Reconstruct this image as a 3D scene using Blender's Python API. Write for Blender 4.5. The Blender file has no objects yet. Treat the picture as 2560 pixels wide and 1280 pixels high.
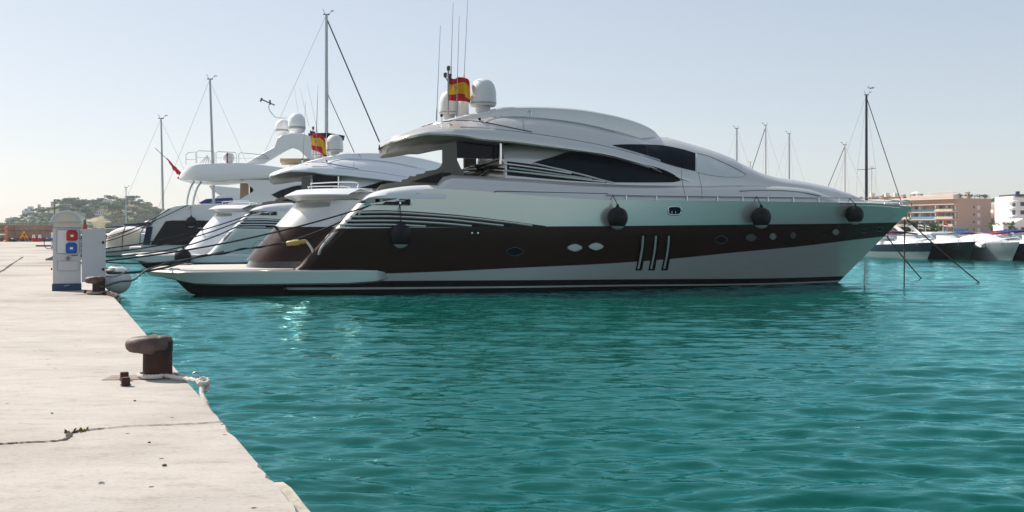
import bpy, bmesh, math, random
import numpy as np
from mathutils import Vector, Matrix
from mathutils.bvhtree import BVHTree

R = math.radians
random.seed(7)
scene = bpy.context.scene
col = scene.collection

# ------------------------------------------------------------------ camera
CAM_Z, F, CX, HY = 2.0, 2600.0, 1280.0, 577.0      # eye height over water, focal length and horizon in photo pixels
cam_d = bpy.data.cameras.new('camera')
cam_d.sensor_width = 36.0
cam_d.lens = 36.0 * F / 2560.0
cam_d.shift_y = -63.0 / 2560.0
cam_d.clip_start = 0.1
cam_d.clip_end = 9000.0
cam = bpy.data.objects.new('camera', cam_d)
cam.location = (0, 0, CAM_Z)
cam.rotation_euler = (R(90), 0, 0)
col.objects.link(cam)
scene.camera = cam

# ------------------------------------------------------------------ sky, sun, exposure
SUN_AZ, SUN_EL = -55.0, 43.0            # degrees from the view axis (+Y), negative = left; elevation
world = bpy.data.worlds.new('World')
scene.world = world
world.use_nodes = True
wn = world.node_tree.nodes
wn.clear()
sky = wn.new('ShaderNodeTexSky')
sky.sky_type = 'NISHITA'
sky.sun_disc = False
sky.sun_elevation = R(SUN_EL)
sky.sun_rotation = R(SUN_AZ)
sky.altitude = 1800.0
sky.air_density = 1.0
sky.dust_density = 3.5
sky.ozone_density = 4.0
bg = wn.new('ShaderNodeBackground')
bg.inputs['Strength'].default_value = 0.122
wo = wn.new('ShaderNodeOutputWorld')
gam = wn.new('ShaderNodeGamma')                     # hazy air: evens the sky out over its whole dome
gam.inputs[1].default_value = 0.47
sky_gain = wn.new('ShaderNodeMix'); sky_gain.data_type = 'RGBA'; sky_gain.blend_type = 'MULTIPLY'
sky_gain.inputs[0].default_value = 1.0
sky_gain.inputs[7].default_value = (2.30, 2.15, 2.00, 1.0)  # sky brightness gain carried in the colour multiplier, slightly warm
world.node_tree.links.new(sky.outputs[0], gam.inputs[0])
world.node_tree.links.new(gam.outputs[0], sky_gain.inputs[6])
world.node_tree.links.new(sky_gain.outputs[2], bg.inputs[0])
world.node_tree.links.new(bg.outputs[0], wo.inputs[0])

sun_d = bpy.data.lights.new('sun', 'SUN')
sun_d.energy = 4.6
sun_d.angle = R(0.53)
sun_d.color = (1.0, 0.94, 0.86)
sun = bpy.data.objects.new('sun', sun_d)
az, el = R(SUN_AZ), R(SUN_EL)
sun_dir = Vector((math.sin(az) * math.cos(el), math.cos(az) * math.cos(el), math.sin(el)))
sun.rotation_euler = sun_dir.to_track_quat('Z', 'Y').to_euler()
sun.location = (-30, 20, 60)
col.objects.link(sun)

vs = scene.view_settings
vs.view_transform = 'Standard'
vs.look = 'None'
vs.gamma = 1.0
vs.use_curve_mapping = False
vs.exposure = 0.50
scene.render.engine = 'CYCLES'
scene.cycles.max_bounces = 8
scene.cycles.glossy_bounces = 4
scene.cycles.transparent_max_bounces = 8
scene.cycles.caustics_reflective = False
scene.cycles.caustics_refractive = False
scene.cycles.sample_clamp_indirect = 6.0
scene.cycles.use_denoising = True
try:
    scene.cycles.denoiser = 'OPENIMAGEDENOISE'
except Exception:
    pass

# ------------------------------------------------------------------ helpers
def at(px, py, d):
    """photo pixel at distance d along the view axis -> world point"""
    return Vector(((px - CX) / F * d, d, CAM_Z - (py - HY) / F * d))

def on_level(px, py, z):
    return at(px, py, F * (CAM_Z - z) / (py - HY))

def pchip(pts):
    """smooth monotone curve through (x, y) points"""
    pts = sorted(pts)
    x = np.array([p[0] for p in pts], float); y = np.array([p[1] for p in pts], float)
    h = np.diff(x); d = np.diff(y) / h
    m = np.zeros(len(x))
    m[0], m[-1] = d[0], d[-1]
    for i in range(1, len(x) - 1):
        if d[i - 1] * d[i] > 0:
            w1, w2 = 2 * h[i] + h[i - 1], h[i] + 2 * h[i - 1]
            m[i] = (w1 + w2) / (w1 / d[i - 1] + w2 / d[i])
    def f(q):
        q = min(max(q, x[0]), x[-1])
        i = min(max(int(np.searchsorted(x, q)) - 1, 0), len(h) - 1)
        t = (q - x[i]) / h[i]
        return float((2*t**3 - 3*t*t + 1) * y[i] + (t**3 - 2*t*t + t) * h[i] * m[i] + (3*t*t - 2*t**3) * y[i+1] + (t**3 - t*t) * h[i] * m[i+1])
    f.x0, f.x1 = float(x[0]), float(x[-1])
    return f

def spline(pts, n=8):
    """Catmull-Rom resample of a 3D polyline"""
    P = [Vector(p) for p in pts]
    if len(P) < 3:
        return [P[0].lerp(P[-1], i / n) for i in range(n + 1)]
    P = [P[0] * 2 - P[1]] + P + [P[-1] * 2 - P[-2]]
    out = []
    for i in range(1, len(P) - 2):
        a, b, c, d = P[i-1], P[i], P[i+1], P[i+2]
        for k in range(n):
            t = k / n
            out.append(0.5 * ((2*b) + (c - a)*t + (2*a - 5*b + 4*c - d)*t*t + (3*b - a - 3*c + d)*t**3))
    out.append(P[-2])
    return out

def sag(a, b, drop, n=18):
    a, b = Vector(a), Vector(b)
    return [a.lerp(b, i / n) - Vector((0, 0, drop * 4 * (i / n) * (1 - i / n))) for i in range(n + 1)]

class MB:
    """collects faces; build() links them as ONE mesh object"""
    def __init__(s):
        s.v, s.f, s.m = [], [], []
    def add(s, vs_, fs_, mi=0):
        o = len(s.v)
        s.v += [tuple(p) for p in vs_]
        for f in fs_:
            s.f.append(tuple(i + o for i in f)); s.m.append(mi)
        return s
    def grid(s, rows, mi=0, closed=False, flip=False):
        n = len(rows[0]); vs_ = [p for r in rows for p in r]; fs_ = []
        for i in range(len(rows) - 1):
            for j in range(n if closed else n - 1):
                a, b = i*n + j, i*n + (j + 1) % n
                q = (a, b, b + n, a + n)
                fs_.append(q[::-1] if flip else q)
        return s.add(vs_, fs_, mi)
    def box(s, c, d, rz=0.0, mi=0, taper=1.0):
        cx, cy, cz = c; hx, hy, hz = d[0]/2, d[1]/2, d[2]/2
        ca, sa = math.cos(rz), math.sin(rz); vs_ = []
        for dz in (-1, 1):
            k = taper if dz > 0 else 1.0
            for dx, dy in ((-1,-1),(1,-1),(1,1),(-1,1)):
                x, y = dx*hx*k, dy*hy*k
                vs_.append((cx + x*ca - y*sa, cy + x*sa + y*ca, cz + dz*hz))
        return s.add(vs_, [(3,2,1,0),(4,5,6,7),(0,1,5,4),(1,2,6,5),(2,3,7,6),(3,0,4,7)], mi)
    def tube(s, path, r, n=8, mi=0, caps=True):
        P = [Vector(p) for p in path]
        rr = list(r) if hasattr(r, '__len__') else [r] * len(P)
        rows = []; prev = None
        for i, p in enumerate(P):
            t = (P[min(i+1, len(P)-1)] - P[max(i-1, 0)])
            t = t.normalized() if t.length > 1e-9 else Vector((0,0,1))
            if prev is None:
                a = Vector((0,0,1)) if abs(t.z) < 0.9 else Vector((1,0,0))
                nx = t.cross(a).normalized()
            else:
                nx = (prev - t * prev.dot(t))
                nx = nx.normalized() if nx.length > 1e-6 else t.orthogonal().normalized()
            prev = nx; ny = t.cross(nx)
            rows.append([p + (nx*math.cos(2*math.pi*k/n) + ny*math.sin(2*math.pi*k/n)) * rr[i] for k in range(n)])
        s.grid(rows, mi, closed=True)
        if caps:
            s.add(rows[0], [tuple(range(n))[::-1]], mi); s.add(rows[-1], [tuple(range(n))], mi)
        return s
    def lathe(s, prof, c=(0,0,0), n=20, mi=0, sx=1.0, sy=1.0):
        rows = [[(c[0] + r*math.cos(2*math.pi*k/n)*sx, c[1] + r*math.sin(2*math.pi*k/n)*sy, c[2] + z) for k in range(n)] for r, z in prof]
        s.grid(rows, mi, closed=True)
        if prof[0][0] > 1e-4: s.add(rows[0], [tuple(range(n))[::-1]], mi)
        if prof[-1][0] > 1e-4: s.add(rows[-1], [tuple(range(n))], mi)
        return s
    def prism(s, poly, off, mi=0):
        """polygon of 3D points extruded by the vector off"""
        n = len(poly); off = Vector(off)
        a = [Vector(p) for p in poly]; b = [p + off for p in a]
        s.add(a + b, [tuple(range(n))[::-1], tuple(range(n, 2*n))] + [(i, (i+1) % n, n + (i+1) % n, n + i) for i in range(n)], mi)
        return s
    def build(s, name, mats, parent=None, smooth=40, bevel=0.0, fix=True, loc=None):
        me = bpy.data.meshes.new(name)
        me.from_pydata(s.v, [], s.f)
        mats = mats if isinstance(mats, (list, tuple)) else [mats]
        for m_ in mats: me.materials.append(M[m_] if isinstance(m_, str) else m_)
        if len(mats) > 1: me.polygons.foreach_set('material_index', s.m)
        if fix:
            bm = bmesh.new(); bm.from_mesh(me)
            bmesh.ops.remove_doubles(bm, verts=bm.verts, dist=1e-5)
            bmesh.ops.recalc_face_normals(bm, faces=bm.faces)
            bm.to_mesh(me); bm.free()
        if smooth:
            me.shade_smooth(); me.set_sharp_from_angle(angle=R(smooth))
        me.update()
        o = bpy.data.objects.new(name, me)
        col.objects.link(o)
        if parent is not None: o.parent = parent
        if loc is not None: o.location = loc
        if bevel:
            b = o.modifiers.new('bevel', 'BEVEL'); b.width = bevel; b.segments = 2; b.limit_method = 'ANGLE'; b.angle_limit = R(40)
        return o

def tag(o, label=None, cat=None, group=None, kind=None):
    if label: o['label'] = label
    if cat: o['category'] = cat
    if group: o['group'] = group
    if kind: o['kind'] = kind
    return o

def empty(name, loc=(0,0,0), rz=0.0, label=None, cat=None, group=None):
    o = bpy.data.objects.new(name, None)
    o.empty_display_size = 0.2
    o.location = loc; o.rotation_euler = (0, 0, rz)
    col.objects.link(o)
    return tag(o, label, cat, group)

def copy_tree(o, parent=None):
    c = o.copy(); col.objects.link(c)
    if parent is not None: c.parent = parent
    for ch in list(o.children): copy_tree(ch, c)
    return c

# ------------------------------------------------------------------ materials
M = {}
def lin(r, g, b):
    f = lambda c: (c/255/12.92) if c/255 <= 0.04045 else ((c/255 + 0.055)/1.055)**2.4
    return (f(r), f(g), f(b), 1.0)

def mat(name, base, rough=0.5, metal=0.0, coat=0.0, spec=0.5, var=0.0, vscale=3.0, bump=0.0, bscale=40.0, bdist=0.01, trans=0.0, ior=1.45, stretch=(1,1,1), rvar=0.0):
    m = bpy.data.materials.new(name); m.use_nodes = True
    nt = m.node_tree; p = nt.nodes['Principled BSDF']
    b = tuple(base[:3]) + (1.0,)
    p.inputs['Base Color'].default_value = b
    p.inputs['Roughness'].default_value = rough
    p.inputs['Metallic'].default_value = metal
    p.inputs['Coat Weight'].default_value = coat
    p.inputs['Coat Roughness'].default_value = 0.03
    p.inputs['Specular IOR Level'].default_value = spec
    p.inputs['IOR'].default_value = ior
    p.inputs['Transmission Weight'].default_value = trans
    if var or bump or rvar:
        tc = nt.nodes.new('ShaderNodeTexCoord'); mp = nt.nodes.new('ShaderNodeMapping')
        mp.inputs['Scale'].default_value = stretch
        nt.links.new(tc.outputs['Object'], mp.inputs['Vector'])
    if var or rvar:
        n = nt.nodes.new('ShaderNodeTexNoise'); n.inputs['Scale'].default_value = vscale; n.inputs['Detail'].default_value = 6; n.inputs['Roughness'].default_value = 0.62
        nt.links.new(mp.outputs[0], n.inputs['Vector'])
        if var:
            r = nt.nodes.new('ShaderNodeValToRGB')
            r.color_ramp.elements[0].position = 0.3; r.color_ramp.elements[1].position = 0.7
            r.color_ramp.elements[0].color = tuple(max(c * (1 - var), 0) for c in b[:3]) + (1,)
            r.color_ramp.elements[1].color = tuple(min(c * (1 + var), 1) for c in b[:3]) + (1,)
            nt.links.new(n.outputs['Fac'], r.inputs['Fac']); nt.links.new(r.outputs[0], p.inputs['Base Color'])
        if rvar:
            mr = nt.nodes.new('ShaderNodeMapRange'); mr.inputs['To Min'].default_value = max(rough - rvar, 0.02); mr.inputs['To Max'].default_value = rough + rvar
            nt.links.new(n.outputs['Fac'], mr.inputs['Value']); nt.links.new(mr.outputs[0], p.inputs['Roughness'])
    if bump:
        n2 = nt.nodes.new('ShaderNodeTexNoise'); n2.inputs['Scale'].default_value = bscale; n2.inputs['Detail'].default_value = 5
        nt.links.new(mp.outputs[0], n2.inputs['Vector'])
        bp = nt.nodes.new('ShaderNodeBump'); bp.inputs['Strength'].default_value = bump; bp.inputs['Distance'].default_value = bdist
        nt.links.new(n2.outputs['Fac'], bp.inputs['Height']); nt.links.new(bp.outputs[0], p.inputs['Normal'])
    M[name] = m
    return m

mat('silver_paint', (0.64, 0.625, 0.585), rough=0.23, metal=0.50, coat=0.30, var=0.025, vscale=0.35)
mat('silver_dark', (0.30, 0.31, 0.30), rough=0.45, metal=0.2, coat=0.2)
mat('brown_paint', (0.026, 0.0085, 0.0042), rough=0.24, spec=0.18, coat=0.12, var=0.08, vscale=0.8)
mat('white_gel', (0.72, 0.73, 0.74), rough=0.28, coat=0.5, var=0.02, vscale=0.8)
mat('boot_black', (0.003, 0.003, 0.004), rough=0.5, spec=0.15)
mat('black_gloss', (0.003, 0.003, 0.004), rough=0.25, spec=0.2)
mat('tinted_glass', (0.0015, 0.007, 0.013), rough=0.04, spec=0.14)
mat('chrome', (0.72, 0.73, 0.74), rough=0.12, metal=1.0)
mat('steel', (0.55, 0.56, 0.57), rough=0.25, metal=1.0)
mat('rubber', (0.012, 0.012, 0.013), rough=0.6)
mat('fender_black', (0.003, 0.003, 0.006), rough=0.5, spec=0.3, bump=0.2, bscale=60, bdist=0.004)
mat('fender_pale', (0.55, 0.62, 0.58), rough=0.5)
mat('cover_white', (0.66, 0.68, 0.67), rough=0.75, var=0.06, vscale=3, bump=0.3, bscale=6, bdist=0.01)
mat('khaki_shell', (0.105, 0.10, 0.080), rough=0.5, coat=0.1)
mat('deck_pale', (0.50, 0.46, 0.40), rough=0.7, var=0.05, vscale=6)
mat('teak', (0.42, 0.34, 0.26), rough=0.7, var=0.15, vscale=5, stretch=(1, 12, 1))
mat('radome_white', (0.66, 0.67, 0.66), rough=0.45)
mat('antenna_grey', (0.35, 0.36, 0.37), rough=0.4)
mat('dark_grey', (0.05, 0.052, 0.055), rough=0.5)
mat('flag_red', (0.42, 0.010, 0.018), rough=0.8)
mat('flag_yellow', (0.66, 0.40, 0.015), rough=0.8)
mat('emblem_dark', (0.16, 0.06, 0.03), rough=0.8)
mat('rope_black', (0.010, 0.010, 0.011), rough=0.85, bump=0.6, bscale=80, bdist=0.004)
mat('rope_white', (0.66, 0.62, 0.55), rough=0.9, var=0.15, vscale=18)
mat('rope_olive', (0.09, 0.075, 0.05), rough=0.9, var=0.2, vscale=8)
mat('rust_iron', (0.050, 0.020, 0.013), rough=0.8, var=0.5, vscale=9, bump=0.6, bscale=30, bdist=0.006)
mat('rust_worn', (0.085, 0.055, 0.048), rough=0.6, var=0.5, vscale=10, bump=0.7, bscale=26, bdist=0.008)
mat('black_iron', (0.012, 0.010, 0.009), rough=0.7, bump=0.4, bscale=40)
mat('buoy_white', (0.70, 0.71, 0.70), rough=0.4, var=0.05, vscale=4)
mat('cabinet_grey', (0.52, 0.53, 0.54), rough=0.5, var=0.03, vscale=5)
mat('cabinet_pale', (0.66, 0.67, 0.68), rough=0.45)
mat('cabinet_base', (0.030, 0.055, 0.10), rough=0.5)
mat('socket_red', (0.42, 0.012, 0.018), rough=0.35)
mat('socket_blue', (0.008, 0.085, 0.40), rough=0.35)
mat('paper_white', (0.78, 0.78, 0.76), rough=0.7)

# ================================================================== water
def water_material():
    m = bpy.data.materials.new('sea_water'); m.use_nodes = True
    nt = m.node_tree; L = nt.links.new
    nt.nodes.remove(nt.nodes['Principled BSDF'])
    tc = nt.nodes.new('ShaderNodeTexCoord')
    n = nt.nodes.new('ShaderNodeTexNoise'); n.inputs['Scale'].default_value = 0.07; n.inputs['Detail'].default_value = 3
    r = nt.nodes.new('ShaderNodeValToRGB')
    r.color_ramp.elements[0].position = 0.3; r.color_ramp.elements[1].position = 0.7
    r.color_ramp.elements[0].color = (0.000, 0.050, 0.034, 1)
    r.color_ramp.elements[1].color = (0.000, 0.074, 0.056, 1)
    L(tc.outputs['Object'], n.inputs['Vector']); L(n.outputs['Fac'], r.inputs['Fac'])
    mp = nt.nodes.new('ShaderNodeMapping'); mp.inputs['Scale'].default_value = (0.45, 1.0, 1.0); mp.inputs['Rotation'].default_value = (0, 0, R(9))
    L(tc.outputs['Object'], mp.inputs['Vector'])
    def noise(sc, det, dist=0.6):
        k = nt.nodes.new('ShaderNodeTexNoise'); k.inputs['Scale'].default_value = sc; k.inputs['Detail'].default_value = det; k.inputs['Distortion'].default_value = dist
        L(mp.outputs[0], k.inputs['Vector']); return k
    a, b = noise(2.4, 2), noise(7.0, 3)
    b1 = nt.nodes.new('ShaderNodeBump'); b1.inputs['Strength'].default_value = 1.0; b1.inputs['Distance'].default_value = 0.024
    b2 = nt.nodes.new('ShaderNodeBump'); b2.inputs['Strength'].default_value = 1.0; b2.inputs['Distance'].default_value = 0.012
    L(a.outputs['Fac'], b1.inputs['Height']); L(b.outputs['Fac'], b2.inputs['Height']); L(b1.outputs[0], b2.inputs['Normal'])
    df = nt.nodes.new('ShaderNodeBsdfDiffuse'); L(r.outputs[0], df.inputs['Color'])
    gl = nt.nodes.new('ShaderNodeBsdfGlossy'); gl.inputs['Roughness'].default_value = 0.05; gl.inputs['Color'].default_value = (0.42, 0.90, 0.94, 1)
    fr = nt.nodes.new('ShaderNodeFresnel'); fr.inputs['IOR'].default_value = 1.62
    mx = nt.nodes.new('ShaderNodeMixShader')
    L(b2.outputs[0], gl.inputs['Normal']); L(b2.outputs[0], fr.inputs['Normal'])
    L(fr.outputs[0], mx.inputs[0]); L(df.outputs[0], mx.inputs[1]); L(gl.outputs[0], mx.inputs[2])
    L(mx.outputs[0], nt.nodes['Material Output'].inputs['Surface'])
    M['sea_water'] = m
water_material()

def build_water():
    rows = np.exp(np.arange(math.log(2.2), math.log(300.0), 0.0043))
    cols = np.tan(np.arange(-0.80, 0.80, 0.0027))
    Yg, Ag = np.meshgrid(rows, cols, indexing='ij')
    Xg = Yg * Ag
    rng = np.random.default_rng(11)
    Z = np.zeros_like(Xg)
    sp = np.maximum(Yg * 0.0043, Yg * 0.0014 * (1 + Ag**2))
    patch = 0.85 + 0.3 * np.sin(0.21*Xg + 0.6*np.sin(0.13*Yg)) * np.sin(0.17*Yg + 1.1)
    for k in range(92):
        lam = 0.20 * (1.0 / 0.20) ** rng.random() if k > 11 else 1.0 * 3.0 ** rng.random()
        th = R(rng.normal(86, 20))
        kx, ky = math.cos(th) * 2*math.pi/lam, math.sin(th) * 2*math.pi/lam
        amp = lam * (0.0046 if k > 11 else 0.0026) * (0.5 + rng.random())
        fade = np.clip((lam / sp - 3.0) / 3.0, 0, 1)
        ph = kx*Xg + ky*Yg + rng.random()*6.28
        Z += amp * fade * (np.sin(ph) + 0.28*np.cos(2*ph))
    Z *= patch
    Z *= np.clip((300 - Yg) / 120, 0, 1)
    nr, nc = Xg.shape
    co = np.stack([Xg, Yg, Z], -1).reshape(-1, 3)
    idx = np.arange(nr*nc).reshape(nr, nc)
    q = np.stack([idx[:-1,:-1], idx[:-1,1:], idx[1:,1:], idx[1:,:-1]], -1).reshape(-1, 4)
    me = bpy.data.meshes.new('water')
    me.vertices.add(len(co)); me.vertices.foreach_set('co', co.astype(np.float32).ravel())
    me.loops.add(q.size); me.loops.foreach_set('vertex_index', q.astype(np.int32).ravel())
    me.polygons.add(len(q)); me.polygons.foreach_set('loop_start', np.arange(0, q.size, 4, dtype=np.int32))
    me.polygons.foreach_set('loop_total', np.full(len(q), 4, dtype=np.int32))
    me.update(calc_edges=True); me.validate()
    me.shade_smooth(); me.materials.append(M['sea_water'])
    o = bpy.data.objects.new('water', me); col.objects.link(o)
    tag(o, kind='structure')
    # the sea beyond the rippled part
    s = MB()
    s.grid([[(-1200, -300, -0.35), (1200, -300, -0.35)], [(-1200, 1580, -0.35), (1200, 1580, -0.35)]])
    tag(s.build('sea', 'sea_water', smooth=0), kind='structure')
build_water()

# ================================================================== quay
def concrete_material(name, base, pit=1.0):
    m = bpy.data.materials.new(name); m.use_nodes = True
    nt = m.node_tree; p = nt.nodes['Principled BSDF']; L = nt.links.new
    p.inputs['Roughness'].default_value = 0.9; p.inputs['Specular IOR Level'].default_value = 0.2
    tc = nt.nodes.new('ShaderNodeTexCoord')
    mp = nt.nodes.new('ShaderNodeMapping'); mp.inputs['Scale'].default_value = (1.0, 2.4, 1.0); mp.inputs['Rotation'].default_value = (0, 0, R(-6))
    L(tc.outputs['Object'], mp.inputs['Vector'])
    def noise(sc, det, rg=0.6, src=mp):
        k = nt.nodes.new('ShaderNodeTexNoise'); k.inputs['Scale'].default_value = sc; k.inputs['Detail'].default_value = det; k.inputs['Roughness'].default_value = rg
        L(src.outputs[0] if src is mp else tc.outputs['Object'], k.inputs['Vector']); return k
    def ramp(src, e):
        r = nt.nodes.new('ShaderNodeValToRGB')
        while len(r.color_ramp.elements) < len(e): r.color_ramp.elements.new(0.5)
        for q, (pos, c) in zip(r.color_ramp.elements, e): q.position = pos; q.color = tuple(c) + (1,)
        L(src, r.inputs['Fac']); return r
    def mul(a, b, fac=1.0):
        x = nt.nodes.new('ShaderNodeMix'); x.data_type = 'RGBA'; x.blend_type = 'MULTIPLY'; x.inputs[0].default_value = fac
        L(a, x.inputs[6]); L(b, x.inputs[7]); return x.outputs[2]
    big = ramp(noise(0.8, 5).outputs['Fac'], [(0.3, [c*0.86 for c in base]), (0.55, base), (0.75, [min(1, c*1.06) for c in base])])
    mid = ramp(noise(4.2, 8, 0.72).outputs['Fac'], [(0.30, (0.52, 0.44, 0.37)), (0.46, (0.92, 0.89, 0.86)), (0.6, (1, 1, 1))])
    fine = ramp(noise(34, 5, 0.75).outputs['Fac'], [(0.30, (0.42, 0.36, 0.31)), (0.44, (0.93, 0.91, 0.89)), (0.7, (1, 1, 1))])
    stain = ramp(noise(0.33, 5, 0.6, tc).outputs['Fac'], [(0.32, (0.70, 0.66, 0.62)), (0.52, (1, 1, 1))])
    v = nt.nodes.new('ShaderNodeTexVoronoi'); v.voronoi_dimensions = '2D'; v.inputs['Scale'].default_value = 1.7; v.inputs['Randomness'].default_value = 1.0
    L(tc.outputs['Object'], v.inputs['Vector'])
    pits = ramp(v.outputs['Distance'], [(0.0, (0.10, 0.07, 0.05)), (0.013 * pit, (0.14, 0.10, 0.08)), (0.020 * pit + 0.001, (1, 1, 1))])
    c = mul(mul(mul(mul(big.outputs[0], mid.outputs[0], 0.5), fine.outputs[0], 0.75), stain.outputs[0], 1.0), pits.outputs[0], 1.0)
    L(c, p.inputs['Base Color'])
    b1 = nt.nodes.new('ShaderNodeBump'); b1.inputs['Strength'].default_value = 0.7; b1.inputs['Distance'].default_value = 0.006
    L(noise(22, 8, 0.7).outputs['Fac'], b1.inputs['Height'])
    L(b1.outputs[0], p.inputs['Normal'])
    M[name] = m
concrete_material('quay_concrete', (0.490, 0.457, 0.422))
concrete_material('wall_concrete', (0.40, 0.325, 0.255), 0.1)
mat('crack_dark', (0.035, 0.026, 0.02), rough=0.95)
mat('quay_side', (0.30, 0.28, 0.25), rough=0.95, var=0.3, vscale=2.2, bump=0.6, bscale=9, bdist=0.03)

Q_E0, Q_DIR = Vector((-0.737, 3.70, 0)), Vector((-0.438, 1.0, 0)).normalized()
QZ = 1.0
def edge(y, off=0.0):                     # quay edge at distance y, off = metres inland
    k = (y - Q_E0.y) / Q_DIR.y
    p = Q_E0 + Q_DIR * k
    return p + Vector((-Q_DIR.y, Q_DIR.x, 0)) * off

def build_quay():
    rng = random.Random(3)
    # joint / crack across the quay, traced on the surface
    crack_px = [(-520, 1128), (-200, 1122), (0, 1111), (60, 1107), (157, 1101), (178, 1084), (205, 1078), (260, 1072), (330, 1066), (400, 1064), (480, 1060), (545, 1056), (566, 1054)]
    ys = list(np.exp(np.linspace(math.log(2.0), math.log(200), 260)))
    crk = [on_level(x, y, QZ) for x, y in crack_px]
    near, far = MB(), MB()
    # one slab top with a chipped edge; the crack is a real groove lying in it
    def edge_rows(y0, y1, n):
        rows = []
        for i in range(-12, n + 1):
            y = y0 * (y1 / y0) ** (i / n) if i >= 0 else y0 + .75*i
            chip = 0.008 * (rng.random() ** 2) + (0.016 * rng.random() if rng.random() < 0.05 else 0)
            e = edge(y, chip); ang = Q_DIR
            rows.append([e + Vector((0.012, 0, -1.6)), e + Vector((0.0, 0, -0.022)), edge(y, chip + 0.016) + Vector((0, 0, QZ - 0)), ])
            rows[-1][0].z = -0.6; rows[-1][1].z = QZ - 0.02; rows[-1][2].z = QZ
            inl = [0.6, 2.0, 6.0, 20.0, 70.0]
            for d in inl:
                q = edge(y, d); q.z = QZ; rows[-1].append(q)
        return rows
    near.grid(edge_rows(1.2, 130, 320))
    o = near.build('quay', ['quay_concrete'], smooth=30)
    tag(o, kind='structure')
    # crack: slim dark groove with uneven width
    def groove(pts, w0, name, seed):
        r2 = random.Random(seed); P = spline(pts, 10); a, b = [], []
        for i, p in enumerate(P):
            t = (P[min(i+1, len(P)-1)] - P[max(i-1, 0)]).normalized(); nrm = Vector((-t.y, t.x, 0))
            w = w0 * (0.35 + 1.1 * r2.random()); j = (r2.random() - .5) * 0.012
            a.append(p + nrm * (w/2 + j) + Vector((0, 0, .004))); b.append(p - nrm * (w/2 - j) + Vector((0, 0, .004)))
        m_ = MB(); m_.grid([a, b]); return m_.build(name, 'crack_dark', o, smooth=0)
    groove(crk[:8], 0.022, 'crack', 1)
    groove(crk[7:], 0.010, 'crack', 2)
    groove([on_level(x, y, QZ) for x, y in ((207, 1075), (235, 1073), (262, 1071))], 0.008, 'crack', 3)
    groove([on_level(x, y, QZ) for x, y in ((-60, 700), (0, 680), (30, 660), (58, 642))], 0.06, 'expansion_joint', 4)
    groove([on_level(x, y, QZ) for x, y in ((0, 641), (50, 641), (90, 641.5))], 0.10, 'expansion_joint', 5)
    return o
quay = build_quay()

# stones and specks lying on the quay
def pebble(px, py, r, label):
    rr = random.Random(int(px * 7 + py)); m_ = MB(); prof = []
    n = 9; rows = []
    for i in range(6):
        a = math.pi * i / 5
        rows.append([(r*math.sin(a)*math.cos(2*math.pi*k/n)*(0.75 + .5*rr.random()), r*math.sin(a)*math.sin(2*math.pi*k/n)*(0.75 + .5*rr.random()), -r*.55*math.cos(a)) for k in range(n)])
    m_.grid(rows, closed=True)
    p = on_level(px, py, QZ)
    tag(m_.build('pebble', 'pebble_brown', smooth=30, loc=(p.x, p.y, QZ + r*.4)), label, 'pebble', 'pebbles on the quay')
mat('pebble_brown', (0.09, 0.06, 0.045), rough=0.9, var=0.3, vscale=30)
pebble(411, 1165, 0.010, 'brown pebble on the quay, nearest to the camera')
pebble(373, 1107, 0.007, 'small dark pebble on the quay just below the crack')
pebble(337, 1003, 0.008, 'tiny dark pebble on the quay in front of the near bollard')
pebble(130, 1034, 0.007, 'tiny dark pebble on the quay above the weed in the crack')
w = MB(); P = on_level(253, 1209, QZ)
w.tube([(P.x + .010*math.cos(a), P.y + .010*math.sin(a), QZ + .004) for a in np.linspace(0, 2*math.pi, 15)], .0022, 6, caps=False)
tag(w.build('metal_washer', 'steel'), 'small metal ring lying on the quay near the camera', 'ring')

# weed growing out of the crack
mat('weed_green', (0.14, 0.13, 0.025), rough=0.8, var=0.4, vscale=30)
def weed():
    rr = random.Random(5); p0 = on_level(190, 1081, QZ)
    root = empty('weed', p0, 0, 'small yellow-green weed growing in the quay crack', 'weed')
    for k in range(16):
        m_ = MB(); a = rr.random()*6.28; L_ = .014 + .02*rr.random(); x, y = (rr.random()-.5)*.08, (rr.random()-.5)*.03
        d = Vector((math.cos(a), math.sin(a), .7 + rr.random())).normalized(); s_ = d.orthogonal().normalized() * .006
        b = Vector((x, y + x*0.6, 0)); m_.add([b - s_*.3, b + s_*.3, b + d*L_*.6 + s_, b + d*L_, b + d*L_*.6 - s_], [(0,1,2,3,4)])
        m_.build('leaf', 'weed_green', root, smooth=0)
weed()

# timber rubbing strake fixed to the quay face, near the camera
mat('timber_pale', (0.42, 0.38, 0.31), rough=0.9, var=0.35, vscale=4, stretch=(1, 1, 6), bump=0.8, bscale=14, bdist=0.02)
def strake():
    m_ = MB(); rr = random.Random(8); rows = []
    for i in range(22):
        y = 4.32 - i * 0.13
        a, b = edge(y, -0.006), edge(y, -0.055 - .008*rr.random())
        zt = QZ - 0.035 - 0.012*rr.random()
        rows.append([(a.x, a.y, zt), (b.x, b.y, zt - .015*rr.random()), (b.x, b.y, zt - .3), (a.x, a.y, zt - .3)])
    m_.grid(rows, closed=True); m_.add(rows[0], [(0,1,2,3)]); m_.add(rows[-1], [(3,2,1,0)])
    tag(m_.build('rubbing_strake', 'timber_pale', smooth=30), 'weathered pale timber strake fixed along the quay face at lower centre', 'timber strake')
strake()

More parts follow.
